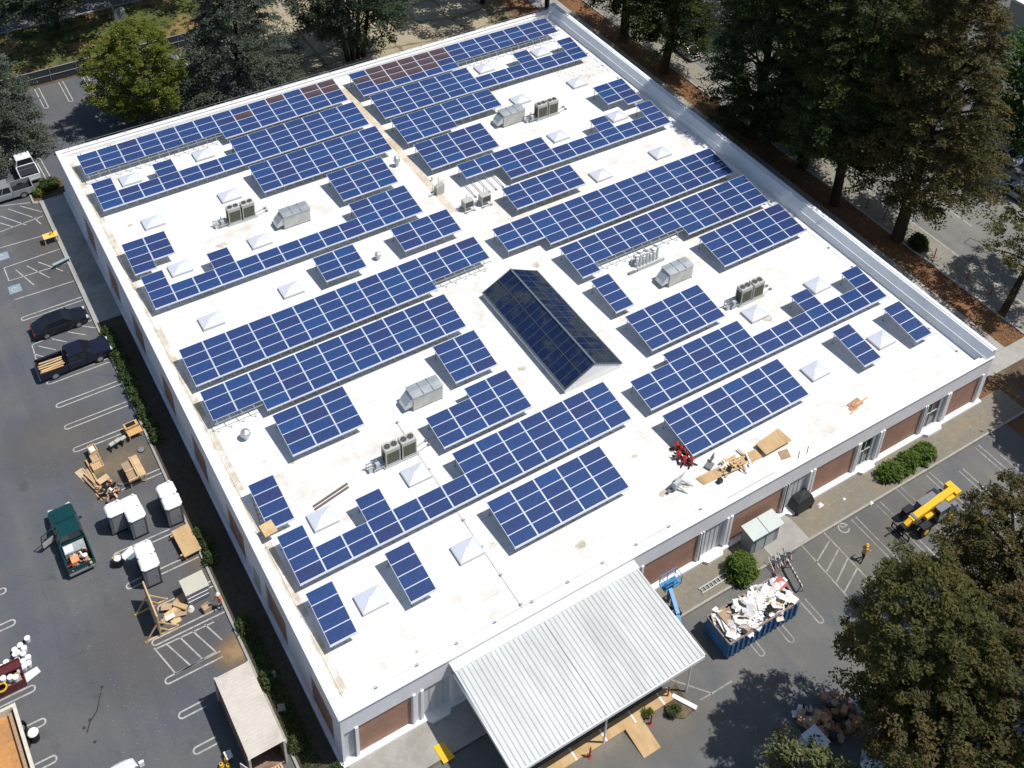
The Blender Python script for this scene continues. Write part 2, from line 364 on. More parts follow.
for a, c in [((126,381),(56,405.5)),((130,401.5),(65,429)),((128,427.5),(74,452)),((162,471),(112,491)),((171,532),(114,556)),
             ((198,556),(126,586)),((213,584),(158,608.5)),((226,609),(152,643)),((222,655),(165,681)),((205,703),(179,717)),((217,739),(194,753)),
             ((-12,597),(6,590)),((-12,634),(15,621)),((-12,710),(35,687)),((-20,751),(46,722)),((-20,795),(57,759)),((82,297),(22,321)),((110,360),(47,383)),
             ((-20,352),(-6,347)),((-20,420),(-2,412))]:
    A = g2(*a); C = g2(*c); y = (A.y+C.y)/2; hairpin(b, (A.x,y), (C.x,y))
for seg in [((0,248),(42,236)),((14,300),(74,281)),((0,232),(43,216)),((4,268),(60,249)),((9,281),(70,262)),((4,268),(9,281)),
            ((16,270),(34,285)),((27,266),(50,278)),((38,262),(63,271)),((0,206),(37,202)),((8,209),(38,219)),((20,206),(42,212)),((0,216),(26,225)),((0,223),(14,227)),
            ((32,345),(93,319.5)),((32,345),(38,366)),((38,346),(56,350)),((52,339),(67,342)),((68,332),(86,335)),((82,326),(96,328)),((34,354),(44,357)),
            ((33,217),(41,224)),((154,648),(176,674)),((167,644.5),(191,666)),((180,637.5),(203.5,660)),((192.5,631),(216,652)),((205,624.5),(222,640)),
            ((156,649),(214,622)),((176,674),(216,652)),((30,203),(37.5,201))]:
    pline(b, g2(*seg[0]), g2(*seg[1]), .1)
for c in [(2.5,256.5),(15,289)]:
    p = g2(*c); b.sheet([(p.x-.55,p.y-.55),(p.x+.55,p.y-.55),(p.x+.55,p.y+.55),(p.x-.55,p.y+.55)], .012, mat('blue_marking',(.22,.30,.36),.8,0,.25,2))
    for r0, z in ((.30,.016),):
        for i in range(14):
            t0 = 2*math.pi*i/16+.8; t1 = 2*math.pi*(i+1)/16+.8
            b.sheet([(p.x+math.cos(t)*r,p.y+math.sin(t)*r-.08) for t,r in ((t0,r0-.05),(t1,r0-.05),(t1,r0+.03),(t0,r0+.03))], z, M_LINE)
    pline(b, (p.x-.05,p.y+.4), (p.x,p.y), .09, .017)
# north lot stalls
for k in range(10):
    x = 2.2+k*2.75; hairpin(b, (x,87.2), (x,82.6))
hairpin(b, (-.85,69.4), (-1.0,73.6))
S('parking_lines_west', b)
b = MB(); PAINT[0] = M_LINES
for a, c in [((960.8,470),(1015,518)),((926.8,473.5),(990,530)),((899,487.6),(958,545)),((876.4,504),(935,556)),((851.6,519.5),(906,568)),
             ((1000,455),(1060,500)),((803,600),(822,623)),((779,626),(793,642)),((741,580),(763,602)),((752,641),(763,656)),((975,447),(1030,490))]:
    A = g2(*a); C = g2(*c); x = (A.x+C.x)/2; hairpin(b, (x,A.y), (x,C.y))
for seg in [((801.6,545.3),(853.9,603.9)),((853.9,603.9),(877.3,589)),((877.3,589),(823.4,532)),
            ((829.7,540.6),(816.4,562.5)),((838.3,550),(826.6,571.9)),((847.7,558.6),(836.7,582)),((857,568.8),(844.5,592)),((867,579.7),(862.5,587.5)),
            ((672,680),(712,693.5)),((712,693.5),(732,681)),((672,680),(654,662)),((700,700),(712,693.5))]:
    pline(b, g2(*seg[0]), g2(*seg[1]), .11)
p = g2(843.75,528)
for i in range(20):
    t0 = 2*math.pi*i/22; t1 = 2*math.pi*(i+1)/22
    b.sheet([(p.x+math.cos(t)*r,p.y+math.sin(t)*r) for t,r in ((t0,.36),(t1,.36),(t1,.45),(t0,.45))], .012, M_LINE)
pline(b, (p.x-.1,p.y+.62), (p.x-.05,p.y+.1), .1); pline(b, (p.x-.05,p.y+.1), (p.x+.35,p.y+.05), .1, .013)
S('parking_lines_south', b); PAINT[0] = M_LINE
def text(body, loc, rz, size, m, name, parent=None, rx=0, **k):
    cu = bpy.data.curves.new('lettering', 'FONT'); cu.body = body; cu.size = size; cu.align_x = 'CENTER'; cu.extrude = .001
    t = bpy.data.objects.new('lettering_tmp', cu); COL.objects.link(t); dg = bpy.context.evaluated_depsgraph_get(); dg.update()
    me = bpy.data.meshes.new_from_object(t.evaluated_get(dg)); bpy.data.objects.remove(t)
    me.materials.clear(); me.materials.append(m); o = link(name, me, parent, loc, 0, **k); o.rotation_euler = (rx,0,rz); return o
q = g2(865,596.5); text('NO\nPARKING', (q.x,q.y+.1,.013), 0, .55, M_LINE, 'no_parking_lettering', kind='structure')
b = MB()
for px, py, L in [(944,258,9)]:
    a = g2(px,py); pline(b, (72.7,a.y-14), (72.7,a.y+14), .14, .014)
for y0 in range(-20,110,9): pline(b, (77.5,y0), (77.5,y0+3), .12, .014)
for (a,c) in [((970,238),(1000,252)),((970,238),(964,243)),((1000,252),(994,256)),((964,243),(994,256))]:
    pline(b, g2(*a), g2(*c), .12, .014, mat('sealed_crack',(.07,.07,.07)))
S('street_lines', b)
# stained patches on the west lot
b = MB(); random.seed(5)
def blob(b, c, rx, ry, z, m, n=18):
    b.sheet([(c[0]+math.cos(2*math.pi*i/n)*rx*random.uniform(.7,1.15), c[1]+math.sin(2*math.pi*i/n)*ry*random.uniform(.7,1.15)) for i in range(n)], z, m)
MD = mat('dirt_film', (.19,.15,.10), .95, 0, .3, 2, .2, (.12,.105,.085), 1.2)
for px, py, rx, ry in [(238,646,1.0,1.0),(226,655,.5,.4)]:
    blob(b, g2(px,py), rx, ry, .009, MD)
MO = mat('oil_stain', (.025,.025,.027), .6)
for a, c in [((102,686),(97,711)),((97,711),(90,722)),((90,722),(87,733))]: pline(b, g2(*a), g2(*c), .09, .01, MO)
for px, py in [(90,720),(95,742),(84,728),(102,687)]: blob(b, g2(px,py), .13, .1, .011, MO)
S('ground_stains', b)
def dust(px, py, rx, ry, col, dens=.8, z=.0085):
    q = g2(px,py); m = bpy.data.materials.new('dust_film'); m.use_nodes = True; n = m.node_tree.nodes; l = m.node_tree.links; b_ = n['Principled BSDF']
    b_.inputs['Base Color'].default_value = (*col,1); b_.inputs['Roughness'].default_value = .95
    tc = n.new('ShaderNodeTexCoord'); mp = n.new('ShaderNodeMapping'); mp.inputs['Scale'].default_value = (1/rx,1/ry,1); gr = n.new('ShaderNodeTexGradient'); gr.gradient_type = 'SPHERICAL'
    l.new(tc.outputs['Object'], mp.inputs[0]); l.new(mp.outputs[0], gr.inputs[0]); nz = n.new('ShaderNodeTexNoise'); nz.inputs['Scale'].default_value = 1.1; nz.inputs['Detail'].default_value = 7; nz.inputs['Roughness'].default_value = .7
    l.new(tc.outputs['Object'], nz.inputs[0]); mu = n.new('ShaderNodeMath'); mu.operation = 'MULTIPLY'; l.new(gr.outputs['Fac'], mu.inputs[0]); l.new(nz.outputs['Fac'], mu.inputs[1])
    mr = n.new('ShaderNodeMapRange'); mr.inputs['From Min'].default_value = .04; mr.inputs['From Max'].default_value = .42; mr.inputs['To Max'].default_value = dens; l.new(mu.outputs[0], mr.inputs[0]); l.new(mr.outputs[0], b_.inputs['Alpha'])
    b = MB(); b.sheet([(-rx,-ry),(rx,-ry),(rx,ry),(-rx,ry)], 0, m); b.build('dust_film', None, (q.x,q.y,z), kind='structure')
TN = (.21,.165,.115)
for i, a in enumerate([(120,465,4.6,3.6,TN,.75),(205,548,2.6,4.2,TN,.7),(185,500,3,3,TN,.5),(236,650,2.2,1.8,(.30,.20,.11),.95),(60,440,6,5,(.15,.14,.13),.6),(60,240,5,12,(.13,.12,.115),.6),(150,640,7,6,(.14,.13,.125),.5),
          (600,742,5,2.5,(.26,.24,.20),.7),(850,560,7,4,(.22,.205,.175),.6),(640,620,3,3,(.24,.22,.18),.7),(905,520,6,3,(.20,.19,.17),.5),(670,720,4,3,(.22,.20,.17),.6)]): dust(*a, z=.0085+.0004*i)


# ------------------------------------------------------------------ warehouse
BX, BY, HT, RZ = 59.32, 66.06, 5.3, 4.74
wh = thing('warehouse_building', 'large flat roofed white warehouse with brick panels under rows of solar arrays', 'warehouse', (0,0,0))
b = MB()
FB = [(1.17,4.88),(23.3,28.35),(31.5,36.6),(39.75,44.15),(47.2,51.7),(54.9,58.5)]          # brick bays on front
RB = [(.18,1.0,'s'),(5.75,7.7,'s'),(28.75,30.85,'s'),(36.95,39.1,'s'),(44.6,46.6,'w'),(52.1,54.35,'w')]
WB = [(1.29,4.73),(8.69,12.33),(16.3,19.69),(24.0,27.29),(31.6,34.69),(39.3,42.69),(46.6,49.9),(54.2,57.6)]
# front wall at y=0 built round its openings
def facade(b, openings, length, put, z0, z1, top, m):
    xs = 0
    for a, c in sorted(openings):
        put(b, xs, a, 0, top, m); put(b, a, c, 0, z0, m); put(b, a, c, z1, top, m); xs = c
    put(b, xs, length, 0, top, m)
putF = lambda b, a, c, z0, z1, m: b.box(a, c, 0, .3, z0, z1, m)
putW = lambda b, a, c, z0, z1, m: b.box(0, .3, max(a,.3), c, z0, z1, m)
facade(b, [(a,c) for a,c in FB]+[(a,c) for a,c,_ in RB], BX, putF, .35, 3.5, 5.3, M_WHITE)
facade(b, WB, BY, putW, .35, 3.45, 5.3, M_WHITE)
b.box(.3, BX, BY-.3, BY, 0, 5.3, M_WHITE); b.box(BX-.3, BX, .3, BY-.3, 0, 5.3, M_WHITE)
b.build('wall', wh)
b = MB(); b.box(.3, BX-.3, .3, BY-.3, 4.4, RZ, M_ROOF); rf = b.build('roof', wh)
# tan dirty strips on the membrane
MS = mat('roof_dirt', (.50,.40,.29), .8, 0, .14, 1.2, .3, (.68,.62,.53), .5, .4, .65)
b = MB(); b.sheet([(29.75,39),(30.5,39),(30.55,63.5),(29.7,63.5)], RZ+.0125, MS); b.build('roof_walk_strip', wh)
def spots_mat(base, dirt, lo, hi, sc_):
    m = mat('roof_scuffs', base, .6, 0, .03, 1, .3, dirt, sc_, lo, hi); return m
b = MB(); m2 = spots_mat((.77,.76,.74),(.50,.455,.385),.42,.84,.55)
b.sheet([(23.2,11),(33.6,11),(33.8,33.5),(23.0,33.5)], RZ+.004, m2); b.sheet([(3,1.2),(58,1.2),(58,4.0),(3,4.0)], RZ+.004, m2)
b.sheet([(.7,.7),(1.35,.7),(1.35,64.5),(.7,64.5)], RZ+.003, mat('edge_dirt',(.50,.44,.35),.8,0,.1,1,.3,(.76,.73,.68),.7,.42,.62)); b.sheet([(.9,15.6),(14.5,15.6),(14.5,19.2),(.9,19.2)], RZ+.004, m2); b.sheet([(35,19.2),(46,19.2),(46,24.3),(35,24.3)], RZ+.004, m2)
b.sheet([(13.2,1.2),(15.2,1.2),(15.2,19.3),(13.2,19.3)], RZ+.0045, m2); b.sheet([(29.2,1),(30.9,1),(30.9,10.8),(29.2,10.8)], RZ+.0045, m2)
b.sheet([(1.4,44.6),(20.8,44.6),(20.8,49.2),(1.4,49.2)], RZ+.004, m2); b.sheet([(34,39.3),(57.5,39.3),(57.5,34.8),(34,34.8)], RZ+.004, m2); b.sheet([(26.5,34.5),(33.9,34.5),(33.9,44.5),(26.5,44.5)], RZ+.0048, m2)
b.build('worn_roof_area', wh)
b = MB(); MSM = mat('membrane_seam', (.52,.50,.46), .7, 0, .2, 1)
for i in range(1,24): y = i*2.74; b.box(.7,58.1,y-.02,y+.02,RZ,RZ+.0065,MSM)
b.build('roof_seam', wh, kind='stuff')
random.seed(77); b = MB(); MPD = mat('puddle_ring', (.46,.41,.33), .8, 0, .25, 1.5, .3, (.62,.58,.52), 1.2, .4, .6)
for i in range(46):
    x, y = random.uniform(2,57), random.uniform(1.5,64); n_ = 12; r1_ = random.uniform(.12,.55)
    b.sheet([(x+math.cos(2*math.pi*k/n_)*r1_*random.uniform(.6,1.3), y+math.sin(2*math.pi*k/n_)*r1_*random.uniform(.4,1.0)) for k in range(n_)], RZ+.0075+.0001*i, MPD)
b.build('dried_puddle_marks', wh, kind='stuff')
# parapets
b = MB(); b.box(.3,.62,.62,BY-.3,RZ,5.18,M_TRIM); b.box(.3,BX-.3,.3,.62,RZ,5.18,M_TRIM); b.box(.62,BX-.9,BY-.62,BY-.3,RZ,5.18,M_TRIM)
b.box(-.09,.36,-.09,BY+.09,5.3,5.38,M_TRIM); b.box(.36,BX+.05,-.09,.36,5.3,5.38,M_TRIM); b.box(.36,BX+.05,BY-.36,BY+.09,5.3,5.38,M_TRIM)
b.build('parapet', wh)
b = MB(); b.box(.365,.40,.4,BY-.4,5.18,5.21,M_PGREY); b.box(.64,.68,.7,BY-.8,RZ+.001,RZ+.02,M_PGREY); b.box(.4,BX-1.2,.365,.40,5.18,5.21,M_PGREY); b.box(-.02,.0,-.05,BY,5.381,5.39,M_PGREY); b.build('flashing_joint', wh)
b = MB(); MP = mat('parapet_membrane', (.68,.72,.76), .6, 0, .06, .8, .4, (.60,.65,.69), .4)
x0 = 58.2
prof = [(x0+.1,RZ),(x0+.26,RZ+.72),(x0+.32,RZ+.74),(x0+.72,RZ+1.40),(BX+.08,RZ+1.40),(BX+.08,4.3),(BX-.3,4.3)]
b.loft([[(p[0],y,p[1]) for p in prof] for y in (.02,BY-.02)], MP); b.box(BX-.2,BX+.12,-.02,BY+.02,RZ+1.402,RZ+1.45,M_TRIM)
b.build('high_parapet', wh)
for a, c in FB:
    b = MB(); b.box(a,c,.10,.28,.35,3.5,M_BRICK); b.build('brick_panel', wh)
for a, c in WB:
    b = MB(); b.box(.10,.28,a,c,.35,3.45,M_BRICK); b.build('brick_panel', wh)
for a, c, k in RB:
    b = MB()
    if k == 's':
        b.box(a,c,.16,.28,.35,3.5,M_RECESS)
        n = max(1,int((c-a)/.42))
        for i in range(1,n): x = a+(c-a)*i/n; b.box(x-.02,x+.02,.13,.16,.35,3.5,M_GREYP)
        b.build('siding_panel', wh)
    else:
        b.box(a+.08,c-.08,.20,.28,.38,3.45,M_WIN); wn = b.build('window', wh)
        f = MB()
        for x in (a+.04,(a+c)/2-.2,c-.5): f.box(x-.04,x+.04,.14,.2,.35,3.5,M_GREYP)
        f.box(c-.5,c-.04,.10,.19,.36,3.48,M_GREYP)
        for z in (.36,2.0,3.42): f.box(a+.08,c-.5,.13,.195,z,z+.08,M_GREYP)
        f.build('frame', wn)
# pilasters, sills and base ledge
for x in [q_ for a, c in FB for q_ in (a-.16, c+.16)]+[q_ for a, c, _ in RB[1:] for q_ in (a-.14, c+.14)]:
    b = MB(); b.box(x-.10,x+.10,-.11,-.002,.32,3.62,M_TRIM); b.build('pilaster', wh)
b = MB(); b.box(-.1,BX,-.30,-.002,.0,.32,M_TRIM); b.box(-.2,-.002,-.1,BY,0,.32,M_WHITE)
for a, c, k in RB[1:]: b.prism([(a+.1,-.31),(c-.1,-.31),(c-.35,-.62),(a+.35,-.62)], .0, .36, M_TRIM)
b.build('base_ledge', wh)
# side door on the west wall and a leaning pale panel
b = MB(); b.box(-.06,-.002,13.6,14.6,.1,2.3,M_GREYP); d = b.build('door', wh); b = MB(); b.box(-.12,-.06,14.4,14.5,1.1,1.2,M_RIM); b.build('handle', d)

# canopy
ca = thing('loading_canopy', 'corrugated metal loading canopy on thin posts projecting from warehouse front', 'canopy', (0,0,0))
X0, X1, Y0, Y1 = 7.65, 22.2, -7.75, -.62
b = MB(); pit = .34; n = int((X1-X0)/pit); pts = []
for i in range(n):
    x = X0+i*(X1-X0)/n; q = (X1-X0)/n; h = .05 if i != 19 else .085
    pts += [(x,0),(x+.42*q,0),(x+.55*q,h),(x+.87*q,h)]
pts.append((X1,0))
top = [[(p[0],Y1,4.78+p[1]) for p in pts],[(p[0],Y0,4.50+p[1]) for p in pts]]
b.loft(top, M_CORR, caps=False, closed=False); b.build('corrugated_sheet', ca)
b = MB(); b.box(X0,X1,Y0-.05,Y0+.12,4.18,4.47,M_TRIM); b.box(X0-.06,X0+.06,Y0,Y1,4.30,4.60,M_TRIM); b.box(X1-.06,X1+.06,Y0,Y1,4.30,4.60,M_TRIM)
for i in range(1,6): x = X0+i*(X1-X0)/6; b.box(x-.05,x+.05,Y0+.15,-.32,4.2,4.44,M_GREYP)
for y in (-2.5,-5): b.box(X0+.1,X1-.1,y-.06,y+.06,4.1,4.2,M_GREYP)
b.build('steel_frame', ca)
b = MB(); b.box(X0-.05,X1+.05,Y1-.05,-.003,4.80,4.92,M_TRIM); b.build('flashing_strip', ca)
for x in (X0+.5, (X0+X1)/2, X1-.5):
    b = MB(); b.cyl((x,Y0+.5,.0),(x,Y0+.5,4.3),.07,M_TRIM); b.build('post', ca)

# ridge skylight
sk = thing('ridge_skylight', 'large dark glass ridge skylight with white gable end in middle of roof', 'skylight', (29.35,21.3,RZ))
M_SKG = mat('tinted_glass', (.009,.018,.060), .1, 0, .35, .8, .6, (.035,.045,.055), .5, .50, .62)
hw, hl, ez, rz_ = 2.78, 6.4, .55, 2.0
b = MB(); b.box(-hw+.05,hw-.05,-hl+.05,hl-.05,0,ez,M_TRIM)
for s in (-1,1): b.add([(-hw+.06,s*(hl-.06),ez),(hw-.06,s*(hl-.06),ez),(0,s*(hl-.06),rz_-.06)],[(0,1,2)],M_TRIM)
b.build('curb', sk)
for s in (-1,1):
    b = MB(); b.loft([[(s*hw,y,ez+.01),(0,y,rz_),(0,y,rz_-.06),(s*hw,y,ez-.05)] for y in (-hl,hl)], M_SKG); b.build('glass_slope', sk)
MF = mat('dark_bronze_frame', (.075,.095,.115), .4, .3, .05, 1, .5)
b = MB()
for s in (-1,1):
    for i in range(16):
        y = -hl+.06+i*(2*hl-.12)/15; b.beam((s*hw,y,ez+.03),(0,y,rz_+.02),.05 if 0<i<15 else .12,MF,.04)
    b.beam((s*hw,-hl,ez+.02),(s*hw,hl,ez+.02),.14,MF,.1); b.beam((s*hw*.45,-hl,ez+(rz_-ez)*.55+.03),(s*hw*.45,hl,ez+(rz_-ez)*.55+.03),.05,MF,.03)
b.beam((0,-hl,rz_+.04),(0,hl,rz_+.04),.16,mat('ridge_cap',(.20,.24,.28),.4,.5),.1); b.build('mullions', sk)

# small pyramid skylights
GSK = 'white pyramid skylights on the warehouse roof'
SKY = [(130,178,'grey white pyramid skylight nearest the back left roof corner'),
 (203,153.3,'pyramid skylight below the third to fifth columns of back left array'),
 (229.2,194.4,'pyramid skylight just behind the left pair of condensers'),
 (259.7,239.7,'pyramid skylight in front of the left condensers and gabled unit'),
 (153,220.75,'pyramid skylight standing alone above the seven panel array at left edge'),
 (180,267,'pyramid skylight in the first notch of L shaped left array'),
 (291,288.25,'pyramid skylight left of the six panel solar array'),
 (211.25,319.5,'pyramid skylight above the left end of the longest array'),
 (322.8,517,'pyramid skylight beside two loose steel channels'),
 (416,472.75,'pyramid skylight directly in front of the front left condensers'),
 (467.25,549,'pyramid skylight between a four panel strip and twenty panel front array'),
 (371,598.5,'pyramid skylight nearest the front left roof corner'),
 (484.2,67.2,'pyramid skylight left one of two behind the back right notched array'),
 (540.5,50.8,'pyramid skylight in the notch nearest the back right corner'),
 (577.2,81.7,'pyramid skylight on open roof behind the rear condensers'),
 (520.2,98.4,'pyramid skylight half hidden behind the rear gabled unit'),
 (558.25,135,'pyramid skylight in front of the rear condensers'),
 (617,115,'pyramid skylight between two stepped arrays near the right parapet'),
 (660,151.75,'pyramid skylight on open roof, rear one nearest right parapet'),
 (600.75,173.75,'pyramid skylight right of the twelve panel middle array'),
 (755,312.3,'pyramid skylight beside the right hand condensers'),
 (817.5,283.75,'pyramid skylight in the wide notch of front right array'),
 (881.6,338.4,'pyramid skylight between two four panel strips near front right corner'),
 (815.5,369.5,'pyramid skylight right of the six column front array')]
def dome():
    r = thing('pyramid_skylight', SKY[0][2], 'skylight', (0,0,RZ), 0, GSK)
    b = MB(); b.box(-.95,.95,-.78,.78,0,.22,M_DOMEF); b.build('curb', r)
    b = MB(); k = [(-.9,-.73,.23),(.9,-.73,.23),(.9,.73,.23),(-.9,.73,.23)]; t = [(-.12,-.08,.52),(.12,-.08,.52),(.12,.08,.52),(-.12,.08,.52)]
    b.loft([k,t], M_DOME); b.build('dome', r); return r
d0 = None
for px, py, lb in SKY:
    p = G(px,py,RZ+.3)
    if d0 is None: d0 = dome(); d0.location = (p.x,p.y,RZ)
    else: dup(d0, (p.x,p.y,RZ), 0, lb, GSK)

# ------------------------------------------------------------------ solar arrays
TILT = 0.14201; CU = 1.98; PR = .9639
ARR=[('A1',1.399,59.475,1,'TTTTTTTFFFFFFF','long solar array along back left roof edge, left of the tan walk strip'),
('A2',1.368,54.465,0.75,'FLLFLLLFFFFFFF','second solar array from back left roof edge, notched round two skylights'),
('A3',15.293,49.683,0.31,'FFFFFFF','seven column solar array, third from back, left of tan walk strip'),
('A4',21.307,44.774,0.24,'FFF','twelve panel solar array between gabled unit and small mushroom vent, left roof half'),
('A5',1.424,39.454,0.36,'FLLFLLLLLLFFF','thirteen column notched solar array in front of the left gabled unit'),
('A5b',1.238,44.417,0.03,'FT','seven panel solar array at left roof edge with lower corner panel missing'),
('A6',15.199,34.311,-0.16,'TT','six panel solar array left of the small roof fan'),
('A7',22.977,34.446,0.14,'TTT','nine panel square solar array right of the small roof fan'),
('A8',1.462,29.576,0.51,'FFFFFFFFFFFTTT','longest left solar array, fourteen columns, with bare rails at right end'),
('A9',1.395,24.492,0.33,'TTFFFFFFFFF','eleven column solar array just below the longest left array'),
('A10',5.31,19.532,0.14,'FFF','twelve panel solar array between turbine vent and front gabled unit'),
('A11',19.252,19.667,-0.05,'FF','eight panel solar array between front gabled unit and ridge skylight'),
('A12',15.321,14.518,0.43,'BBFF','fourteen panel solar array with stepped top in front of the front gabled unit'),
('A13',1.506,9.449,0.47,'FLLFLLLFFFFFFF','long front left solar array with two notches round skylights'),
('A14',15.362,4.579,0.31,'FFFFF','twenty panel solar array nearest the corrugated canopy'),
('A15',1.349,14.421,0.13,'F','four panel solar strip at left edge with tan board on its corner'),
('A16',1.402,4.48,-0.14,'F','four panel solar strip nearest the front left roof corner'),
('A17',7.259,4.544,0.39,'F','four panel solar strip standing between two front skylights'),
('E1',30.777,59.88,-0.39,'FFFFFFTTTTTTT','solar array along back right roof edge with brown sheen on panels'),
('E2',30.888,54.974,-0.73,'FFFFFFLLLFLLF','second solar array from back right edge, ending against the high parapet'),
('E3',30.884,49.973,-0.14,'FFFTTT','six column stepped solar array, third from the back right edge'),
('E4',30.906,44.925,-0.07,'FFFF','sixteen panel solar array left of the rear gabled unit'),
('E5',32.981,39.837,-0.5,'UUFFFLLLFLLF','twelve column notched solar array in front of the rear condensers'),
('E6',52.734,44.579,0.16,'TF','seven panel solar array near the high right parapet'),
('E7',34.905,34.454,-0.08,'TTTT','twelve panel solar array right of the two small stand condensers'),
('E8',31.034,29.831,-0.25,'TTFFFFFFFFFFF','thirteen column solar array, rear one of the long right pair'),
('E9',34.976,24.632,-0.19,'FTTTTTFFFFF','eleven column solar array with bare rails behind the white pipe manifold'),
('E10',46.895,19.524,0.12,'FFFFF','twenty panel solar array beside the high right parapet'),
('E11',34.96,19.659,0.12,'F','four panel solar strip right of the ridge skylight'),
('E12',34.946,14.623,0.18,'FFFF','sixteen panel solar array between ridge skylight and right hand condensers'),
('E13',31.031,9.638,-0.5,'BBFFFFLLLFLLF','long front right solar array with stepped left end and two skylight notches'),
('E14',31.029,4.554,-0.01,'FFFFFF','twenty four panel solar array with red jack stands at its corner'),
('E15',48.919,4.505,-0.08,'F','four panel solar strip left of the foremost right skylight'),
('E16',54.742,4.316,-0.01,'F','four panel solar strip closest to the front right roof corner')]
SP = {'F':(0,4),'T':(0,3),'L':(2,4),'B':(1,4),'U':(0,2)}
b = MB(); gw, gh = 1.87, .90
b.box(-gw/2-.03,gw/2+.03,-gh/2-.03,gh/2+.03,-.035,-.002,M_ALU)
b.add([(-gw/2,-gh/2,.0),(gw/2,-gh/2,.0),(gw/2,gh/2,.0),(-gw/2,gh/2,.0)],[(0,1,2,3)],M_PV)
pan0 = b.build('solar_panel'); PME = pan0.data; bpy.data.objects.remove(pan0)
M_PVD = mat('brown_reflection_cells', (.105,.062,.048), .35, 0, .15, .6, .5, (.045,.036,.070), .5, .4, .6)  # brown reflection of the trees painted into the cell colour
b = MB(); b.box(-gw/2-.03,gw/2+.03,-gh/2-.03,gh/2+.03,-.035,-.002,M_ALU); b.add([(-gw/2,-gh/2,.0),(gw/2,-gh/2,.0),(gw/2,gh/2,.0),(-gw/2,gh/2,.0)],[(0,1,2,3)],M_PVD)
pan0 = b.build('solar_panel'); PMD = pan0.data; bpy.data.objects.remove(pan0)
BROWN_REFL = {('E1',c,r_) for c in range(0,6) for r_ in range(3)}-{('E1',0,0),('E1',0,2),('E1',5,2)} | {('A1',13,0),('A1',12,0),('A1',12,1),('A1',10,0),('A1',8,1),('A1',13,1)}  # back-row panels given the painted brown reflection
LOWZ = .89; ct, st = math.cos(TILT), math.sin(TILT)
b = MB()
for x, s in ((-.01,0),):
    b.cyl((0,0,0),(0,0,1),.03,M_STEEL,n=6)
for nm, ox, oy, yw, spec, lab in ARR:
    r = thing('solar_array', lab, 'solar array', (ox,oy,RZ), R(yw), 'solar arrays on the warehouse roof')
    P_ = lambda x, s, dz=0: (x, s*ct - dz*st, LOWZ + s*st + dz*ct)
    rk = MB()
    n = len(spec)
    for c, ch in enumerate(spec):
        r0, r1 = SP[ch]
        for rw in range(r0, r1):
            o = link('solar_panel', PMD if (nm,c,rw) in BROWN_REFL else PME, r, P_((c+.5)*CU, (3.5-rw)*PR)); o.rotation_euler = (TILT,0,0)
        e0, e1 = r0, r1
        if nm in ('A1','E1','E9','A8','A9') and ch == 'T': e1 = 3.35
        s0, s1 = (4-e1)*PR, (4-e0)*PR
        xa, xb = c*CU+.02, (c+1)*CU-.02
        k = s0+.02
        if e1 == r1: rk.beam(P_(xa-.02,s0-.05,-.05), P_(xb+.02,s0-.05,-.05), .09, M_ALU, .05)
        while k < s1: rk.beam(P_(xa,k,-.07), P_(xb,k,-.07), .05, M_STEEL, .06); k += PR*.98
        for x in (c*CU+.25, c*CU+1.25):
            ext = e1 > r1; rk.beam(P_(x,s0-(.02 if ext else -.05),-.13), P_(x,s1-.03,-.13), .05, M_STEEL, .06)
            for s in (s0+(-.05 if ext else .22), s1-.15):
                    zz = P_(x,s,-.17); rk.beam((x,zz[1],.03), zz, .035 if ext else .05, M_ALU if ext else M_STEEL); rk.box(x-.07,x+.07,zz[1]-.07,zz[1]+.07,0,.05,M_GREYP)
    # pale gap covers between columns of panels
    for c in range(1,n):
        a0 = max(SP[spec[c-1]][0],SP[spec[c]][0]); a1 = min(SP[spec[c-1]][1],SP[spec[c]][1])
        if a1 > a0: rk.beam(P_(c*CU,(4-a1)*PR,-.02), P_(c*CU,(4-a0)*PR,-.02), .09, M_ALU, .03)
    rk.build('mounting_rack', r)

# ------------------------------------------------------------------ roof equipment
def gable_unit(base, lab):
    r = thing('rooftop_air_unit', lab, 'air unit', (base.x,base.y,RZ), 0, 'gabled galvanised air units on the roof')
    b = MB(); b.box(0,2.6,0,1.25,.12,1.45,M_GALVL)
    for x in (.87,1.73): b.box(x-.01,x+.01,-.01,0,.12,1.45,M_GALV)
    b.build('cabinet', r)
    b = MB(); b.loft([[(x,-.05,1.46),(x,1.3,1.46),(x,1.3,1.50),(x,.62,1.56),(x,-.05,1.50)] for x in (-.05,2.65)], M_GALV); b.box(.9,.94,-.04,1.28,1.5,1.59,M_GALV); b.box(1.75,1.79,-.04,1.28,1.5,1.59,M_GALV); b.build('lid', r)
    b = MB(); b.loft([[(-.02,.08,.55),(-.02,1.17,.55),(-.02,1.17,1.4),(-.02,.08,1.4)],[(-.7,.12,.35),(-.7,1.12,.35),(-.62,1.12,.75),(-.62,.12,.75)]], M_GALV); b.build('intake_hood', r)
    b = MB(); b.box(0,.08,-.04,1.3,0,.12,M_GREYP); b.box(2.5,2.58,-.04,1.3,0,.12,M_GREYP); b.box(2.6,2.72,.3,.9,.5,1.2,M_GALV); b.build('base_rail', r); return r
u = gable_unit(G(285,229.8,RZ), 'gabled galvanised air unit right of the left condensers')
for p, lb in [((503.7,127.9),'gabled galvanised air unit at the rear, left of rear condensers'),((668.8,287.6),'gabled galvanised air unit beside the white pipe manifold'),((413.7,411.5),'gabled galvanised air unit at the front, behind front condensers')]:
    q = G(*p,RZ); dup(u, (q.x,q.y,RZ), 0, lb)
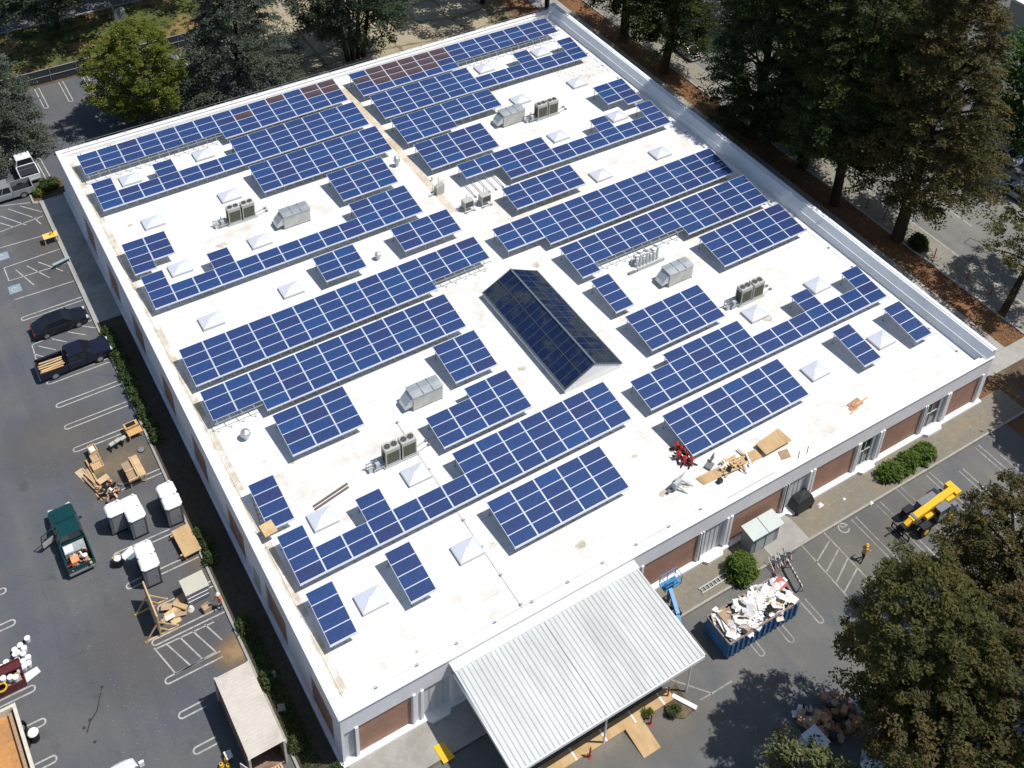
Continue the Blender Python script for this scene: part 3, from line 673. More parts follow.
def condensers(base, lab):
    r = thing('condenser_pair', lab, 'condenser', (base.x,base.y,RZ), 0, 'twin condenser pairs on the roof')
    b = MB(); b.box(-.15,2.75,-.05,1.0,0,.14,M_GREYP); b.build('pad', r)
    for i in range(2):
        x = i*1.36
        b = MB(); b.box(x,x+1.2,.02,.8,.14,.32,M_BEIGE); b.box(x,x+1.2,.02,.8,1.5,1.82,M_BEIGE)
        for a in (x,x+1.12): 
            for y in (.02,.72): b.box(a,a+.08,y,y+.08,.32,1.5,M_BEIGE)
        cb = b.build('cabinet', r)
        b = MB(); b.box(x+.08,x+1.12,.04,.78,.32,1.5,M_COIL); b.build('coil', cb)
        for k in (.32,.88):
            b = MB(); b.cyl((x+k,.41,1.82),(x+k,.41,1.90),.24,M_BEIGE,n=14,m2=M_FAN); b.build('fan', cb)
    b = MB(); random.seed(4)
    for i in range(4):
        y = .1+i*.18; b.beam((-.1,y,.3+.1*i),(-.9-.15*i,y,.3+.1*i),.07,M_GALV); b.beam((-.9-.15*i,y,0),(-.9-.15*i,y,.35+.12*i),.07,M_GALV)
    b.box(-.75,-.45,.1,.4,.1,.75,M_GREYP); b.box(-1.3,-1.05,.2,.5,0,.4,M_GALV); b.cyl((-.6,.6,0),(-.6,.6,.95),.05,M_GALV,n=8); b.build('pipework', r)
    b = MB()
    for y in (.15,.6): b.beam((2.75,y,.08),(3.7,y+.2,.08),.05,M_GALV); b.box(3.65,3.9,y+.1,y+.3,0,.14,M_PGREY)
    b.build('conduit', r); return r
u = condensers(G(230,226.3,RZ), 'twin condensers at left, beside the left gabled unit')
for p, lb in [((537.9,121),'twin condensers at the rear, right of the rear gabled unit'),((740.3,306.9),'twin condensers nearest the right parapet'),((386.5,468.9),'twin condensers at the front, behind a pyramid skylight')]:
    q = G(*p,RZ); dup(u, (q.x,q.y,RZ), 0, lb)
def stand_unit(p, lab, grp='small stand mounted condensers'):
    r = thing('stand_condenser', lab, 'condenser', (p.x,p.y,RZ), 0, grp)
    b = MB(); b.box(-.5,.5,-.35,.35,.4,1.15,M_BEIGE); b.box(-.42,.42,-.36,-.35,.48,1.08,M_FAN); b.build('cabinet', r)
    b = MB()
    for x in (-.45,.45):
        for y in (-.5,.5): b.beam((x,y,0),(x*.95,y*.6,.4),.07,M_GREYP); b.box(x-.12,x+.12,y-.1,y+.1,0,.08,M_PGREY)
    b.beam((-.6,-.5,.1),(.6,-.5,.1),.06,M_GREYP); b.build('stand', r)
    b = MB(); b.beam((-.5,0,.6),(-1.0,.2,.3),.07,M_GREYP); b.beam((-1.0,.2,0),(-1.0,.2,.4),.06,M_GREYP); b.cyl((.1,.45,0),(.1,.45,1.5),.05,M_GALV,n=6); b.build('pipe', r); return r
q = G(467.5,209,RZ); u = stand_unit(q, 'small grey condenser on stand, left one of the two')
q = G(484.5,203.5,RZ); dup(u, (q.x,q.y,RZ), 0, 'small grey condenser on stand, right one beside shadowed rails')
q = G(439,193,RZ); r = thing('roof_vent_box', 'lone grey vent box with whip aerials near mushroom vent', 'vent', (q.x,q.y,RZ))
b = MB(); b.loft([[(-.4,-.3,0),(.45,-.3,0),(.45,.35,0),(-.4,.35,0)],[(-.35,-.28,.85),(.45,-.28,1.1),(.45,.3,1.1),(-.35,.3,.85)]], M_BEIGE); b.build('cabinet', r)
b = MB(); b.cyl((-.7,0,0),(-.7,0,1.3),.03,M_GREYP,n=6); b.cyl((.2,.5,0),(.2,.5,1.5),.03,M_GREYP,n=6); b.cyl((-1.1,-.1,.1),(-.4,0,.25),.07,M_GREYP,n=6); b.build('aerial', r)
def vent(px, py, h, rad, lab):
    q = G(px,py,RZ); r = thing('roof_vent', lab, 'vent', (q.x,q.y,RZ)); b = MB(); b.cyl((0,0,0),(0,0,h*.6),rad*.6,M_GALV,n=12); b.build('pipe', r)
    b = MB(); b.cyl((0,0,h*.6),(0,0,h),rad,M_GALV,rad*.8,n=14); b.cyl((0,0,h),(0,0,h+.15),rad*.8,M_GALV,rad*.1,n=14); b.build('cap', r)
vent(246,438,.75,.42,'round turbine vent near the left roof edge'); vent(397,166,1.1,.36,'mushroom vent beside the tan walk strip'); vent(378,259,.7,.32,'small roof fan between two small solar arrays')
vent(432,181,.4,.1,'thin vent pipe left of the lone vent box')
# shadow rails
q = G(474,193,RZ); r = thing('bare_rail_set', 'bare pale mounting rails lying on white roof below notched array', 'rails', (q.x,q.y,RZ)); b = MB()
for i in range(6): x = -.2+i*.78; b.beam((x,-.7,.15),(x,1.3,.2),.07,M_GALV); b.box(x-.1,x+.1,-.75,-.6,0,.12,M_PGREY)
b.build('rail', r)
# manifold
q = G(640,270,RZ); r = thing('pipe_manifold', 'cluster of white pipes and valves on a frame beside gabled unit', 'pipes', (q.x,q.y,RZ)); b = MB()
random.seed(8)
for i in range(7):
    x = i*.38; hh = random.uniform(.9,1.4); b.cyl((x,.5,0),(x,.5,hh),.12,M_PWHITE,n=8); b.cyl((x,.5,hh),(x+.1,1.2,hh*.7),.09,M_GALV,n=8)
    b.cyl((x,0,.25),(x,1.4,.25),.05,M_GALV,n=6)
b.build('pipe', r); b = MB(); b.box(-.3,2.7,-.1,.05,0,.35,M_GREYP); b.box(-.3,2.7,.9,1.0,.0,.5,M_GREYP); b.box(-1.3,-.5,-.1,.15,.0,.15,M_PGREY); b.build('frame', r)
# conduits on roof
def conduit(pts, step, lab, blockm=M_PGREY, h=.09, r_=.022):
    a, c = Vector(pts[0]), Vector(pts[1]); r = thing('roof_conduit', lab, 'conduit', (a.x,a.y,a.z)); d = c-a; L = d.length
    b = MB(); b.cyl((0,0,h),tuple(d+Vector((0,0,h))),r_,M_PWHITE,n=6); b.build('pipe', r); n = int(L/step); du = d.normalized()
    bm = MB(); bm.box(-.11,.11,-.08,.08,0,h-.02,blockm); me = None
    for i in range(n+1):
        p = du*(i*step+.3)
        if me is None: o = bm.build('support_block', r, p); me = o.data
        else: link('support_block', me, r, p)
conduit([(2.6,1.0,RZ),(30,1.0,RZ)], 2.9, 'thin conduit on dark blocks along the front left roof edge')
conduit([(57.7,2,RZ),(57.7,64,RZ)], 3.0, 'conduit on dark blocks along the foot of high parapet')
conduit([(13.75,.9,RZ),(13.75,19,RZ)], 2.55, 'conduit on dark blocks running between the front solar arrays')
conduit([(47.9,22.5,RZ),(57.4,22.9,RZ)], 2.6, 'short conduit on blocks crossing open roof to the high parapet')
conduit([(.9,1.5,RZ),(.9,64,RZ)], 6, 'thin conduit along the long left roof edge', M_GALV, .05, .02)
b = MB(); r = thing('edge_cable_rail', 'thin cable rail on short posts along the back roof edge', 'rail', (.4,BY-.15,5.38))
for i in range(21): x = .8+i*2.85; b.cyl((x,0,0),(x,0,.42),.03,M_PGREY,n=6)
b.build('post', r, kind='stuff'); b = MB(); b.cyl((.2,0,.42),(58,0,.42),.022,M_PGREY,n=6); b.build('cable', r)
r = thing('inner_stub_rail', 'row of short grey stubs inside the back parapet', 'rail', (.4,BY-1.2,RZ)); b = MB()
for i in range(19): x = 1.6+i*3.0; b.cyl((x,0,0),(x,0,.5),.045,M_PGREY,n=6); b.cyl((x,0,.0),(x-.25,.5,.05),.03,M_PGREY,n=6)
b.build('stub', r)
# tan flag things and loose stuff
for k, (a, c, lb) in enumerate([((313.5,507),(347.5,484),'left one of two loose steel channels behind a skylight'),((315,510),(348.5,487.5),'right one of two loose steel channels behind a skylight')]):
    A = G(*a,RZ); C = G(*c,RZ); b = MB(); b.beam((0,0,.06),(C.x-A.x,C.y-A.y,.06),.14,mat('steel_channel',(.16,.13,.12),.6,.3),.1)
    b.build('steel_channel', None, A, label=lb, category='channel', group='loose steel channels')
q = G(269,533,RZ+.8); b = MB(); b.obox((0,0,0),(.95,1.0,.05),M_PLY2,rx=TILT,rz=.1); b.build('tan_board', None, (q.x+.05,q.y+.2,RZ+LOWZ+.14), label='tan plywood board lying on the corner of a solar strip', category='board')
q = G(262.5,526,RZ); r = thing('wood_ladder', 'weathered wooden ladder leaning at left end of the four panel strip', 'ladder', (q.x,q.y,RZ)); b = MB()
for x in (0,.42): b.beam((x-.2,-.7,.05),(x,1.6,.95),.07,M_PLY2)
b.build('stile', r)
for i in range(8): t = i/7; b = MB(); b.beam((-.2+.2*t,-.7+2.3*t,.05+.9*t),(.22+.2*t,-.7+2.3*t,.05+.9*t),.05,M_OLDW); b.build('rung', r)
# red jack stands
RS = [(676,447,'uppermost'),(681,450,'second'),(678,456,'third'),(687,455,'fourth'),(684,461,'fifth'),(691,462,'lowest')]
r0 = None
for px, py, o_ in RS:
    q = G(px,py+3,RZ); lb = f'red jack stand, {o_} of the cluster by the solar array corner'
    if r0 is None:
        r0 = thing('red_jack_stand', lb, 'jack stand', (q.x,q.y,RZ), .3, 'red jack stands on the roof')
        b = MB(); b.cyl((0,0,0),(0,0,.75),.16,M_RED,.12,n=10); b.cyl((0,0,.75),(0,0,.9),.2,M_RED,.05,n=10); b.build('body', r0)
        b = MB()
        for t in (0,2.1,4.2): b.beam((0,0,.3),(math.cos(t)*.5,math.sin(t)*.5,0),.09,M_BLACK)
        b.build('leg', r0)
        b = MB(); b.cyl((.1,0,.6),(.35,.1,.7),.05,M_TRIM,n=6); b.build('handle', r0)
    else: dup(r0, (q.x,q.y,RZ), random.uniform(0,3), lb)
q = G(677,486,RZ); r = thing('sheet_metal_machine', 'grey sheet metal brake machine near the red jack stands', 'machine', (q.x,q.y,RZ), .2)
b = MB(); b.obox((.1,0,.9),(1.1,.08,.9),M_GALV,rx=.2); b.build('panel', r)
b = MB(); b.box(-.6,.1,-.3,.1,.3,.9,M_GREYP); b.beam((-1.1,.0,.2),(.3,.0,.25),.16,M_PGREY); b.build('body', r)
b = MB(); b.beam((-.2,-.2,.4),(.1,-1.0,0),.14,M_GALV); b.beam((.4,-.1,.4),(.9,-.8,0),.14,M_GALV); b.build('leg', r)
q = G(710,464,RZ); r = thing('open_tool_case', 'open grey tool case standing right of the jack stands', 'case', (q.x,q.y,RZ), .4)
b = MB(); b.box(-.6,.1,-.3,.2,0,.2,M_PGREY); b.build('base', r); b = MB(); b.obox((.25,.0,.5),(.5,.06,.75),M_BEIGE,rx=.3,rz=.4); b.build('lid', r)
def flat(name, pts, z0, th, m, lab, cat, grp=None, zz=None):
    P = [G(*p, z0) for p in pts]; c = sum(P, Vector())/len(P); b = MB(); b.prism([(p.x-c.x,p.y-c.y) for p in P], 0, th, m)
    k = dict(label=lab, category=cat); 
    if grp: k['group'] = grp
    return b.build(name, None, (c.x,c.y,zz if zz is not None else z0), **k)
flat('plywood_sheet', [(695.5,478.5),(758,448),(762,457.5),(704,485)], RZ+.02, .05, M_PLY, 'long plywood sheet on roof under a heap of offcuts', 'plywood')
flat('plywood_sheet', [(756,444.5),(778,428.5),(791.5,440.5),(766,455)], RZ+.35, .06, M_PLY, 'raised plywood sheet with dark stain at right of the roof lumber', 'plywood')
b = MB(); q = G(772,444,RZ); b.box(-.9,.9,-.5,-.4,0,.33,M_BLACK); b.box(-.9,.9,.4,.5,0,.33,M_BLACK); b.build('timber_cradle', None, (q.x,q.y,RZ), label='dark timber cradle under the raised plywood sheet', category='cradle')
flat('cardboard_sheet', [(778,452),(787,449),(791,457),(782,460)], RZ+.02, .04, M_OLDW, 'reddish brown board scrap beside the raised plywood sheet', 'board')
q = G(733,464,RZ+.07); r = thing('lumber_heap', 'heap of pale lumber offcuts and chop saw on plywood sheet', 'lumber', (q.x,q.y,RZ+.08)); b = MB(); random.seed(11)
for i in range(26):
    a = random.uniform(-.2,.35); x = random.uniform(-1.5,1.3); y = random.uniform(-.55,.5); L = random.uniform(.5,1.6)
    if random.random()<.3: a += 1.4
    b.obox((x,y,.05+random.random()*.22),(L,.14,.05),random.choice([M_PLY2,M_PLY2,M_PLY,M_DPAPER]),rz=a,ry=random.uniform(-.06,.06))
b.build('offcut', r, kind='stuff'); b = MB(); b.cyl((-.9,-.5,.2),(-.6,-.3,.45),.16,M_BLACK,n=10); b.box(-2.1,-1.75,-.9,-.6,-.05,.3,M_BLACK); b.beam((0,-.4,.3),(.3,-1.2,.0),.05,M_BLACK); b.build('saw', r)
q = G(797,462,RZ); r = thing('roof_safety_stand', 'black footed safety posts near the front roof edge', 'stand', (q.x,q.y,RZ)); b = MB(); b.cyl((0,0,0),(0,0,1.2),.035,M_REDP,n=6); b.cyl((.9,0,0),(.9,0,1.2),.035,M_REDP,n=6); b.build('post', r)
b = MB(); b.cyl((0,0,0),(0,0,.12),.22,M_BLACK,n=10); b.cyl((.9,0,0),(.9,0,.12),.22,M_BLACK,n=10); b.beam((-.9,.05,.05),(0,0,.05),.06,M_BLACK); b.build('foot', r)
q = G(856,406,RZ); r = thing('scrap_boards', 'small pile of orange brown boards alone on front right roof', 'boards', (q.x,q.y,RZ)); b = MB()
MRB = mat('rust_board',(.46,.23,.12),.8)
for c, sz, a, m in [((0,.0,.03),(1.5,.32,.05),.08,MRB),((.05,.36,.03),(1.3,.3,.05),.12,M_OLDW),((.15,.15,.08),(1.0,.35,.04),.1,MRB),((-.5,-.3,.03),(1.0,.12,.05),.15,M_PLY2),((.7,.1,.1),(1.3,.1,.04),.05,M_PLY2)]:
    b.obox(c,sz,m,rz=a)
b.build('board', r)
b = MB(); b.box(31.0,35.6,.38,.44,5.385,5.395,mat('red_chalk_strip',(.62,.42,.38),.8)); b.build('red_flashing_strip', wh)

# ------------------------------------------------------------------ trees
LEAF = {}
def leafmat(name, c1, c2, isl=.3, tr=.18):
    m = mat(name, c1, .65, 0, .22, .35, .25, c2, .42, .40, .62, trans=tr, island=isl); return m
L_YG = leafmat('leaf_yellow_green', (.13,.165,.024), (.19,.205,.035), tr=.45)
L_CED = leafmat('leaf_blue_cedar', (.105,.13,.095), (.15,.17,.13), tr=.45)
L_DK = leafmat('leaf_dark_conifer', (.052,.080,.048), (.085,.11,.065), tr=.42)
L_RW = leafmat('leaf_redwood', (.034,.060,.018), (.080,.105,.028), tr=.42)
L_BR = leafmat('leaf_brown_redwood', (.145,.112,.042), (.082,.090,.032), tr=.45)
L_OL = leafmat('leaf_olive', (.135,.122,.036), (.082,.092,.030), tr=.45)
L_GR = leafmat('leaf_green', (.04,.085,.014), (.06,.11,.02))
L_SH = leafmat('leaf_shrub', (.075,.125,.018), (.10,.15,.022))
L_HD = leafmat('leaf_hedge', (.042,.070,.020), (.075,.095,.028))
L_LG = leafmat('leaf_light_olive', (.13,.135,.055), (.10,.115,.04))

def leaves(centres, rad, per, size, flat_=.6, droop=0, bough=0):
    """leaf-sized two-triangle faces spread through clumps"""
    C = np.repeat(np.asarray(centres), per, axis=0); Rr = np.repeat(np.asarray(rad), per)
    N = len(C); d = rng.normal(size=(N,3)); d /= np.linalg.norm(d,axis=1,keepdims=True)
    rr = rng.random(N)**.45
    off = d*(Rr*rr)[:,None]; off[:,2] *= flat_
    P = C + off
    if bough:
        rd = C[:,:2]/np.maximum(np.linalg.norm(C[:,:2],axis=1,keepdims=True),.01); t_ = rng.uniform(-1,1.2,N); P[:,:2] += rd*(t_*Rr*bough)[:,None]; P[:,2] -= np.abs(t_)*Rr*.28*bough
    if droop: P[:,2] -= droop*np.hypot(off[:,0],off[:,1])
    a = rng.normal(size=(N,3)); a[:,2] *= .55; a /= np.linalg.norm(a,axis=1,keepdims=True)
    q = rng.normal(size=(N,3))*.55; q[:,2] += 1.0; bb = np.cross(a,q); bb /= np.linalg.norm(bb,axis=1,keepdims=True)
    s = size*rng.uniform(.6,1.35,N)[:,None]
    V = np.stack([P-a*s, P+bb*s*.42, P+a*s, P-bb*s*.42],1).reshape(-1,3)
    return V
def leafmesh(name, V, m, parent, **k):
    me = bpy.data.meshes.new(name); n = len(V)//4
    me.vertices.add(len(V)); me.vertices.foreach_set('co', V.astype(np.float32).ravel())
    me.loops.add(n*4); me.loops.foreach_set('vertex_index', np.arange(n*4,dtype=np.int32))
    me.polygons.add(n); me.polygons.foreach_set('loop_start', np.arange(0,n*4,4,dtype=np.int32)); me.polygons.foreach_set('loop_total', np.full(n,4,dtype=np.int32))
    me.materials.append(m); me.update(calc_edges=True); me.validate()
    return link(name, me, parent, **k)
def tree(name, lab, base, H, rad, zb, m, shape='round', nclump=150, per=90, size=.2, crad=1.0, bark=M_BARK, group=None, lean=(0,0), tr=.35, sq=1.0, cat='tree', flat_=.6, stems=1, hollow=.35):
    r = thing(name, lab, cat, (base[0],base[1],0), 0, group)
    C = []; Rd = []
    k = 0
    while k < nclump:
        t = rng.random()
        if shape == 'cone': prof = (1-t)**.75*(.55+.45*min(1,t*6+.3)); wz = t**1.15
        elif shape == 'column': prof = min(1,.55+t*3)*(1-t)**.5+.03; wz = t**1.1
        else: prof = math.sqrt(max(0,1-(2*t-1)**2)); wz = t
        if shape != 'cone' and rng.random() > prof+.15: continue
        a = rng.random()*2*math.pi
        lob = 1+.16*math.sin(3*a+base[0])+.12*math.sin(5*a+base[1]*2+t*7)
        rr = rad*prof*lob*(hollow+(1-hollow)*rng.random()**.5)
        C.append((math.cos(a)*rr+lean[0]*t, math.sin(a)*rr*sq+lean[1]*t, zb+(H-zb)*wz)); Rd.append(crad*rng.uniform(.6,1.25)*(1-.35*t)); k += 1
    V = leaves(C, Rd, per, size, flat_*(.6 if shape != 'round' else 1), droop=.15 if shape in('cone','column') else 0, bough=1.0 if shape != 'round' else .35)
    b = MB(); th = H*.9
    for s_ in range(stems):
        ox = (s_-(stems-1)/2)*tr*2.2; prev = Vector((ox,0,0)); pr_ = tr
        for i in range(1,7):
            t = i/6; p = Vector((ox*(1+2.5*t)+lean[0]*t*.9+random.uniform(-.12,.12), lean[1]*t*.9+random.uniform(-.12,.12), th*t)); nr = tr*(1-t)*.95+.04
            b.cyl(prev,p,pr_,bark,nr,n=9,cap=False); prev, pr_ = p, nr
    idx = rng.choice(len(C), min(22,len(C)), replace=False)
    for i in idx:
        c = Vector(C[i]); t = max(.15,min(.85,(c.z-rad*.5)/H)); s0 = Vector((lean[0]*t*.9, lean[1]*t*.9, th*t)); mid = (s0+c)/2+Vector((0,0,rad*.05))
        b.cyl(s0,mid,tr*.32,bark,tr*.2,n=5,cap=False); b.cyl(mid,c,tr*.2,bark,.03,n=5,cap=False)
    b.build('trunk', r); leafmesh('crown', V, m, r); return r
RWG = 'tall conifers along the east street'
tree('broadleaf_tree', 'yellow green round tree behind the back left roof corner', (10.9,75.2), 12.2, 4.9, 1.0, L_YG, 'round', 520, 80, .15, .78, M_BARKG)
tree('cedar_tree', 'blue grey cedar left of the dark multi stemmed cedar behind roof', (22.6,75.5), 20, 7.8, .6, L_CED, 'cone', 640, 110, .15, .95, hollow=.4)
tree('cedar_tree', 'dark multi stemmed cedar behind the middle of back roof edge', (37.0,75.2), 17, 7.4, 3.0, L_DK, 'round', 420, 95, .19, 1.2, tr=.3, stems=4)
tree('cedar_tree', 'grey green cedar at the left edge above the white pickup', (-4.4,77), 15, 5.9, .6, L_CED, 'cone', 480, 110, .15, .9)
tree('street_tree', 'dark tree at top left on the grass verge, only lower crown showing', (7.8,99.6), 17, 10.5, 4.4, L_DK, 'round', 480, 80, .26, 1.6)
tree('street_tree', 'dark tree on the verge at top, shading orange mulch right of grey cabinet', (25,103), 16, 8, 4.8, L_DK, 'round', 260, 80, .26, 1.6)
tree('street_tree', 'shading tree beyond the back right roof corner', (57.5,79.5), 20, 8, 6.5, L_DK, 'round', 210, 85, .26, 1.5)
tree('street_tree', 'thin leafed tree leaning beside the back right roof corner', (64,74), 13, 4.6, 5.2, L_BR, 'round', 70, 60, .2, 1.1)
tree('conifer_tree', 'dark conifer nearest the back right roof corner, bare lower trunk', (68,62.6), 30, 6.2, 5.6, L_RW, 'column', 420, 110, .17, .95, group=RWG, tr=.6)
tree('conifer_tree', 'forked green conifer second from the back along the mulch', (67.9,54.4), 22, 5.4, 4.2, L_RW, 'column', 480, 110, .17, .95, group=RWG, tr=.6, lean=(1.5,0))
tree('conifer_tree', 'broad brownish green conifer third from the back along the mulch', (68.4,38.8), 29, 6.4, 2.4, L_RW, 'column', 620, 110, .17, .95, group=RWG, tr=.6)
tree('conifer_tree', 'dark conifer with shaded foot behind middle of the high parapet', (69.4,32), 31, 6.6, 4.0, L_RW, 'column', 620, 110, .17, .95, group=RWG, tr=.6)
tree('conifer_tree', 'deep green conifer with forked trunk showing above high parapet', (67.8,25.6), 29, 6.8, 7.2, L_RW, 'column', 640, 110, .17, .95, group=RWG, tr=.55)
tree('conifer_tree', 'tall rusty brown conifer right of the deep green forked one', (69.3,18.4), 32, 7.0, 6.4, L_BR, 'column', 700, 110, .17, .95, group=RWG, tr=.65, lean=(1.5,0))
tree('broadleaf_tree', 'olive tree at right edge with curved dark trunk by street kerb', (69.6,5.9), 12.5, 4.4, 6.0, L_OL, 'round', 190, 80, .15, .8, lean=(9.0,2.0), tr=.35)
tree('broadleaf_tree', 'bright green tree across the street at right edge', (92,20), 16, 6.5, 2.0, L_GR, 'round', 220, 80, .26, 1.5)
tree('street_tree', 'olive tree across the street behind the rusty brown conifer', (84,33), 15, 6.5, 3, L_OL, 'round', 200, 80, .26, 1.5)
tree('street_tree', 'dark tree across the street at the top behind green conifers', (86,58), 16, 8, 3, L_DK, 'round', 200, 80, .28, 1.6)
tree('street_tree', 'large tree beyond the street at upper right', (98,44), 20, 9, 3, L_BR, 'round', 260, 80, .3, 1.8)
tree('street_tree', 'tree off the right edge shading the far front corner of lot', (66.6,-8.4), 14, 5.6, 5.5, L_OL, 'round', 260, 80, .24, 1.4)
def gp_(px, py): q = G(px,py,0); return (q.x,q.y)
tree('olive_brown_tree', 'big olive brown tree at lower right corner with dark trunk showing', gp_(1010,770), 16, 5.7, 4.2, L_BR, 'round', 420, 95, .13, .72, M_BARK, tr=.5)
tree('olive_brown_tree', 'left hand tall tree of the lower right group over the scrap heap', gp_(878,746), 18.0, 4.2, 5.6, L_OL, 'round', 440, 90, .13, .7, M_BARK, tr=.35)
tree('olive_brown_tree', 'rear brown tree of the lower right group, nearest the telehandler', gp_(984,620), 12.6, 4.4, 3.0, L_BR, 'round', 380, 90, .13, .7, M_BARK, tr=.45)
tree('olive_brown_tree', 'right edge tree of the lower right group', gp_(1050,665), 13, 4.8, 2.6, L_OL, 'round', 360, 90, .14, .78, M_BARK, tr=.45)
tree('olive_brown_tree', 'low olive tree at the bottom edge between scrap heap and dark trunk', gp_(906,795), 13.0, 4.2, 4.0, L_BR, 'round', 340, 90, .14, .75, M_BARK, tr=.45)
q = G(792,826,0); tree('broadleaf_tree', 'light green tree top rising at the bottom edge', (q.x,q.y), 7.4, 2.7, 2.0, L_LG, 'round', 110, 90, .15, .8, M_BARKG)

def shrub(name, lab, c, rx, ry, h, m, n=40, per=70, size=.13, cr=.45, group=None, cat='shrub', z=.1):
    r = thing(name, lab, cat, (c[0],c[1],z), 0, group); C = []
    for i in range(n):
        a = rng.random()*6.283; t = rng.random(); k = math.sqrt(1-t*t*.85)*(.4+.6*rng.random()**.5)
        C.append((math.cos(a)*rx*k, math.sin(a)*ry*k, h*t*.85+.1))
    leafmesh('foliage', leaves(C, [cr*rng.uniform(.7,1.2) for _ in C], per, size, .8), m, r)
    b = MB()
    for i in range(6):
        p = C[i*3 % len(C)]; b.cyl((0,0,0),(p[0]*.9,p[1]*.9,p[2]),.04,M_BARK,.015,n=5,cap=False)
    b.build('stem', r); return r
q = G(740,573,0); shrub('round_shrub', 'round bright green shrub on dirt strip left of the shed', (q.x,q.y), 1.05, 1.05, 1.5, L_SH, 80, 80, .12)
for px, py, rx, h, o_ in [(890,476,1.15,1.0,'left'),(906,467,1.15,1.15,'middle'),(921,458,1.15,1.0,'right')]:
    q = G(px,py,0); shrub('hedge_shrub', f'{o_} shrub of the three in the green clump before brick facade', (q.x,q.y), rx, .72, h, L_SH, 60, 75, .12, .42, 'shrubs before the front facade')
# hedge along the west kerb
HY = [44.2,42.9,41.7,40.5,39.4,38.3,37.3,36.2,35,33.8,32.3,30.9,20.4,19.2,18.1,12.0,7.4,2.6]
for i, y in enumerate(HY):
    rr = .46 if y > 34 else .34
    shrub('hedge_shrub', 'low green hedge shrub along the shaded left wall kerb', (-2.0+random.uniform(-.1,.1),y), rr, rr*1.7, .75 if y > 30 else .5, L_HD, 16, 55, .11, .35, 'low hedge along the left kerb')
shrub('planter_shrub', 'leafy shrub in corner planter beside back left wall', (-1.2,68.0), 1.0, .8, .7, L_HD, 30, 60, .12, .4)
shrub('planter_shrub', 'small yellowing shrub at planter corner near white pickup', (-2.4,67.2), .5, .5, .5, L_YG, 14, 50, .1, .35)
shrub('verge_shrub', 'green ground cover beside the front left wall corner', (-1.6,-.6), 1.6, 1.2, .5, L_HD, 30, 55, .12, .4)
q = G(905,273,0)
shrub('small_dark_tree', 'small dark round shrub by the street kerb below rusty conifer', (70.2,16.6), .9, .9, 1.3, L_RW, 40, 70, .14, .4)
# weeds / grass tufts on verge
nT = 520; C = np.stack([rng.uniform(-12,25.5,nT), rng.uniform(88.8,101.2,nT), np.full(nT,.08)],1)
leafmesh('grass_tufts', leaves(C, np.full(nT,.35), 14, .14, .35), L_HD, None, kind='stuff')
nT = 500; C = np.stack([rng.uniform(-2.3,-1.2,nT), rng.uniform(-1.3,12,nT), np.full(nT,.1)],1)
leafmesh('ground_cover', leaves(C, np.full(nT,.25), 10, .1, .4), L_HD, None, kind='stuff')
nT = 260; C = np.stack([rng.uniform(.3,8,nT), rng.uniform(-4.2,-3.0,nT), np.full(nT,.05)],1)
leafmesh('weeds', leaves(C[(C[:,0]<3.6)], np.full((C[:,0]<3.6).sum(),.2), 10, .1, .4), L_HD, None, kind='stuff')
def litter(name, n, x0, x1, y0, y1, z, m, s):
    P = np.stack([rng.uniform(x0,x1,n), rng.uniform(y0,y1,n), np.full(n,z)],1); a = rng.uniform(0,6.28,n)
    u = np.stack([np.cos(a),np.sin(a),rng.uniform(-.3,.3,n)],1); v = np.stack([-np.sin(a),np.cos(a),rng.uniform(-.3,.3,n)],1); k = s*rng.uniform(.5,1.5,n)[:,None]
    leafmesh(name, np.stack([P-u*k,P+v*k*.5,P+u*k,P-v*k*.5],1).reshape(-1,3), m, None, kind='stuff')
litter('leaf_litter', 4000, 59.6,69.2,3,70,.09, mat('dead_leaves',(.34,.16,.06),.9,0,.3,1,island=.4), .09)
litter('roof_leaf_litter', 500, 52,57.8,52,56.5,RZ+.03, mat('dead_leaves',(.34,.16,.06)), .06)
litter('gravel_debris', 350, 23,60,-2.6,-.5,.115, mat('pale_chips',(.45,.43,.38),.9,0,.2,1,island=.3), .035)
litter('lot_debris', 700, -12,-2.8,6,34,.012, mat('pale_chips',(.45,.43,.38)), .025)

# ------------------------------------------------------------------ fences, street furniture
fe = thing('black_mesh_fence', 'dark screened chain fence with light mid rail behind back lot', 'fence', (0,87.9,0))
b = MB(); b.box(-60,26,-.02,.02,.05,1.75,mat('fence_screen',(.03,.035,.042),.8,0,.15,.5)); b.build('screen', fe)
b = MB(); b.cyl((-60,0,1.8),(26,0,1.8),.04,M_GALV,n=6); b.cyl((-60,-.05,.9),(26,-.05,.9),.03,M_GALV,n=6); b.build('rail', fe)
b = MB()
for i in range(29): b.cyl((-60+i*3.05,-.04,0),(-60+i*3.05,-.04,1.9),.05,M_PGREY,n=6)
b.build('post', fe)
q = G(120,20,0); r = thing('utility_cabinet', 'pale grey green utility cabinet beside the north street', 'cabinet', (q.x,q.y,0)); b = MB(); b.box(-.7,.7,-.4,.4,0,1.5,mat('cabinet_green',(.16,.20,.20),.6)); b.build('cabinet', r); b = MB(); b.box(-.8,.8,-.5,.5,0,.08,M_CONC); b.build('pad', r)
PO = [(934,257.6,'first from the left on the sunny lane'),(967,279.4,'second from the left on the sunny lane'),(990.4,294,'third from the left on the sunny lane'),(1008.7,308,'last before the curved trunk'),(866.5,208,'beside the forked conifer trunk'),(884,220,'left of the rusty conifer trunk'),(687,77,'near the forked back conifer')]
r0 = None
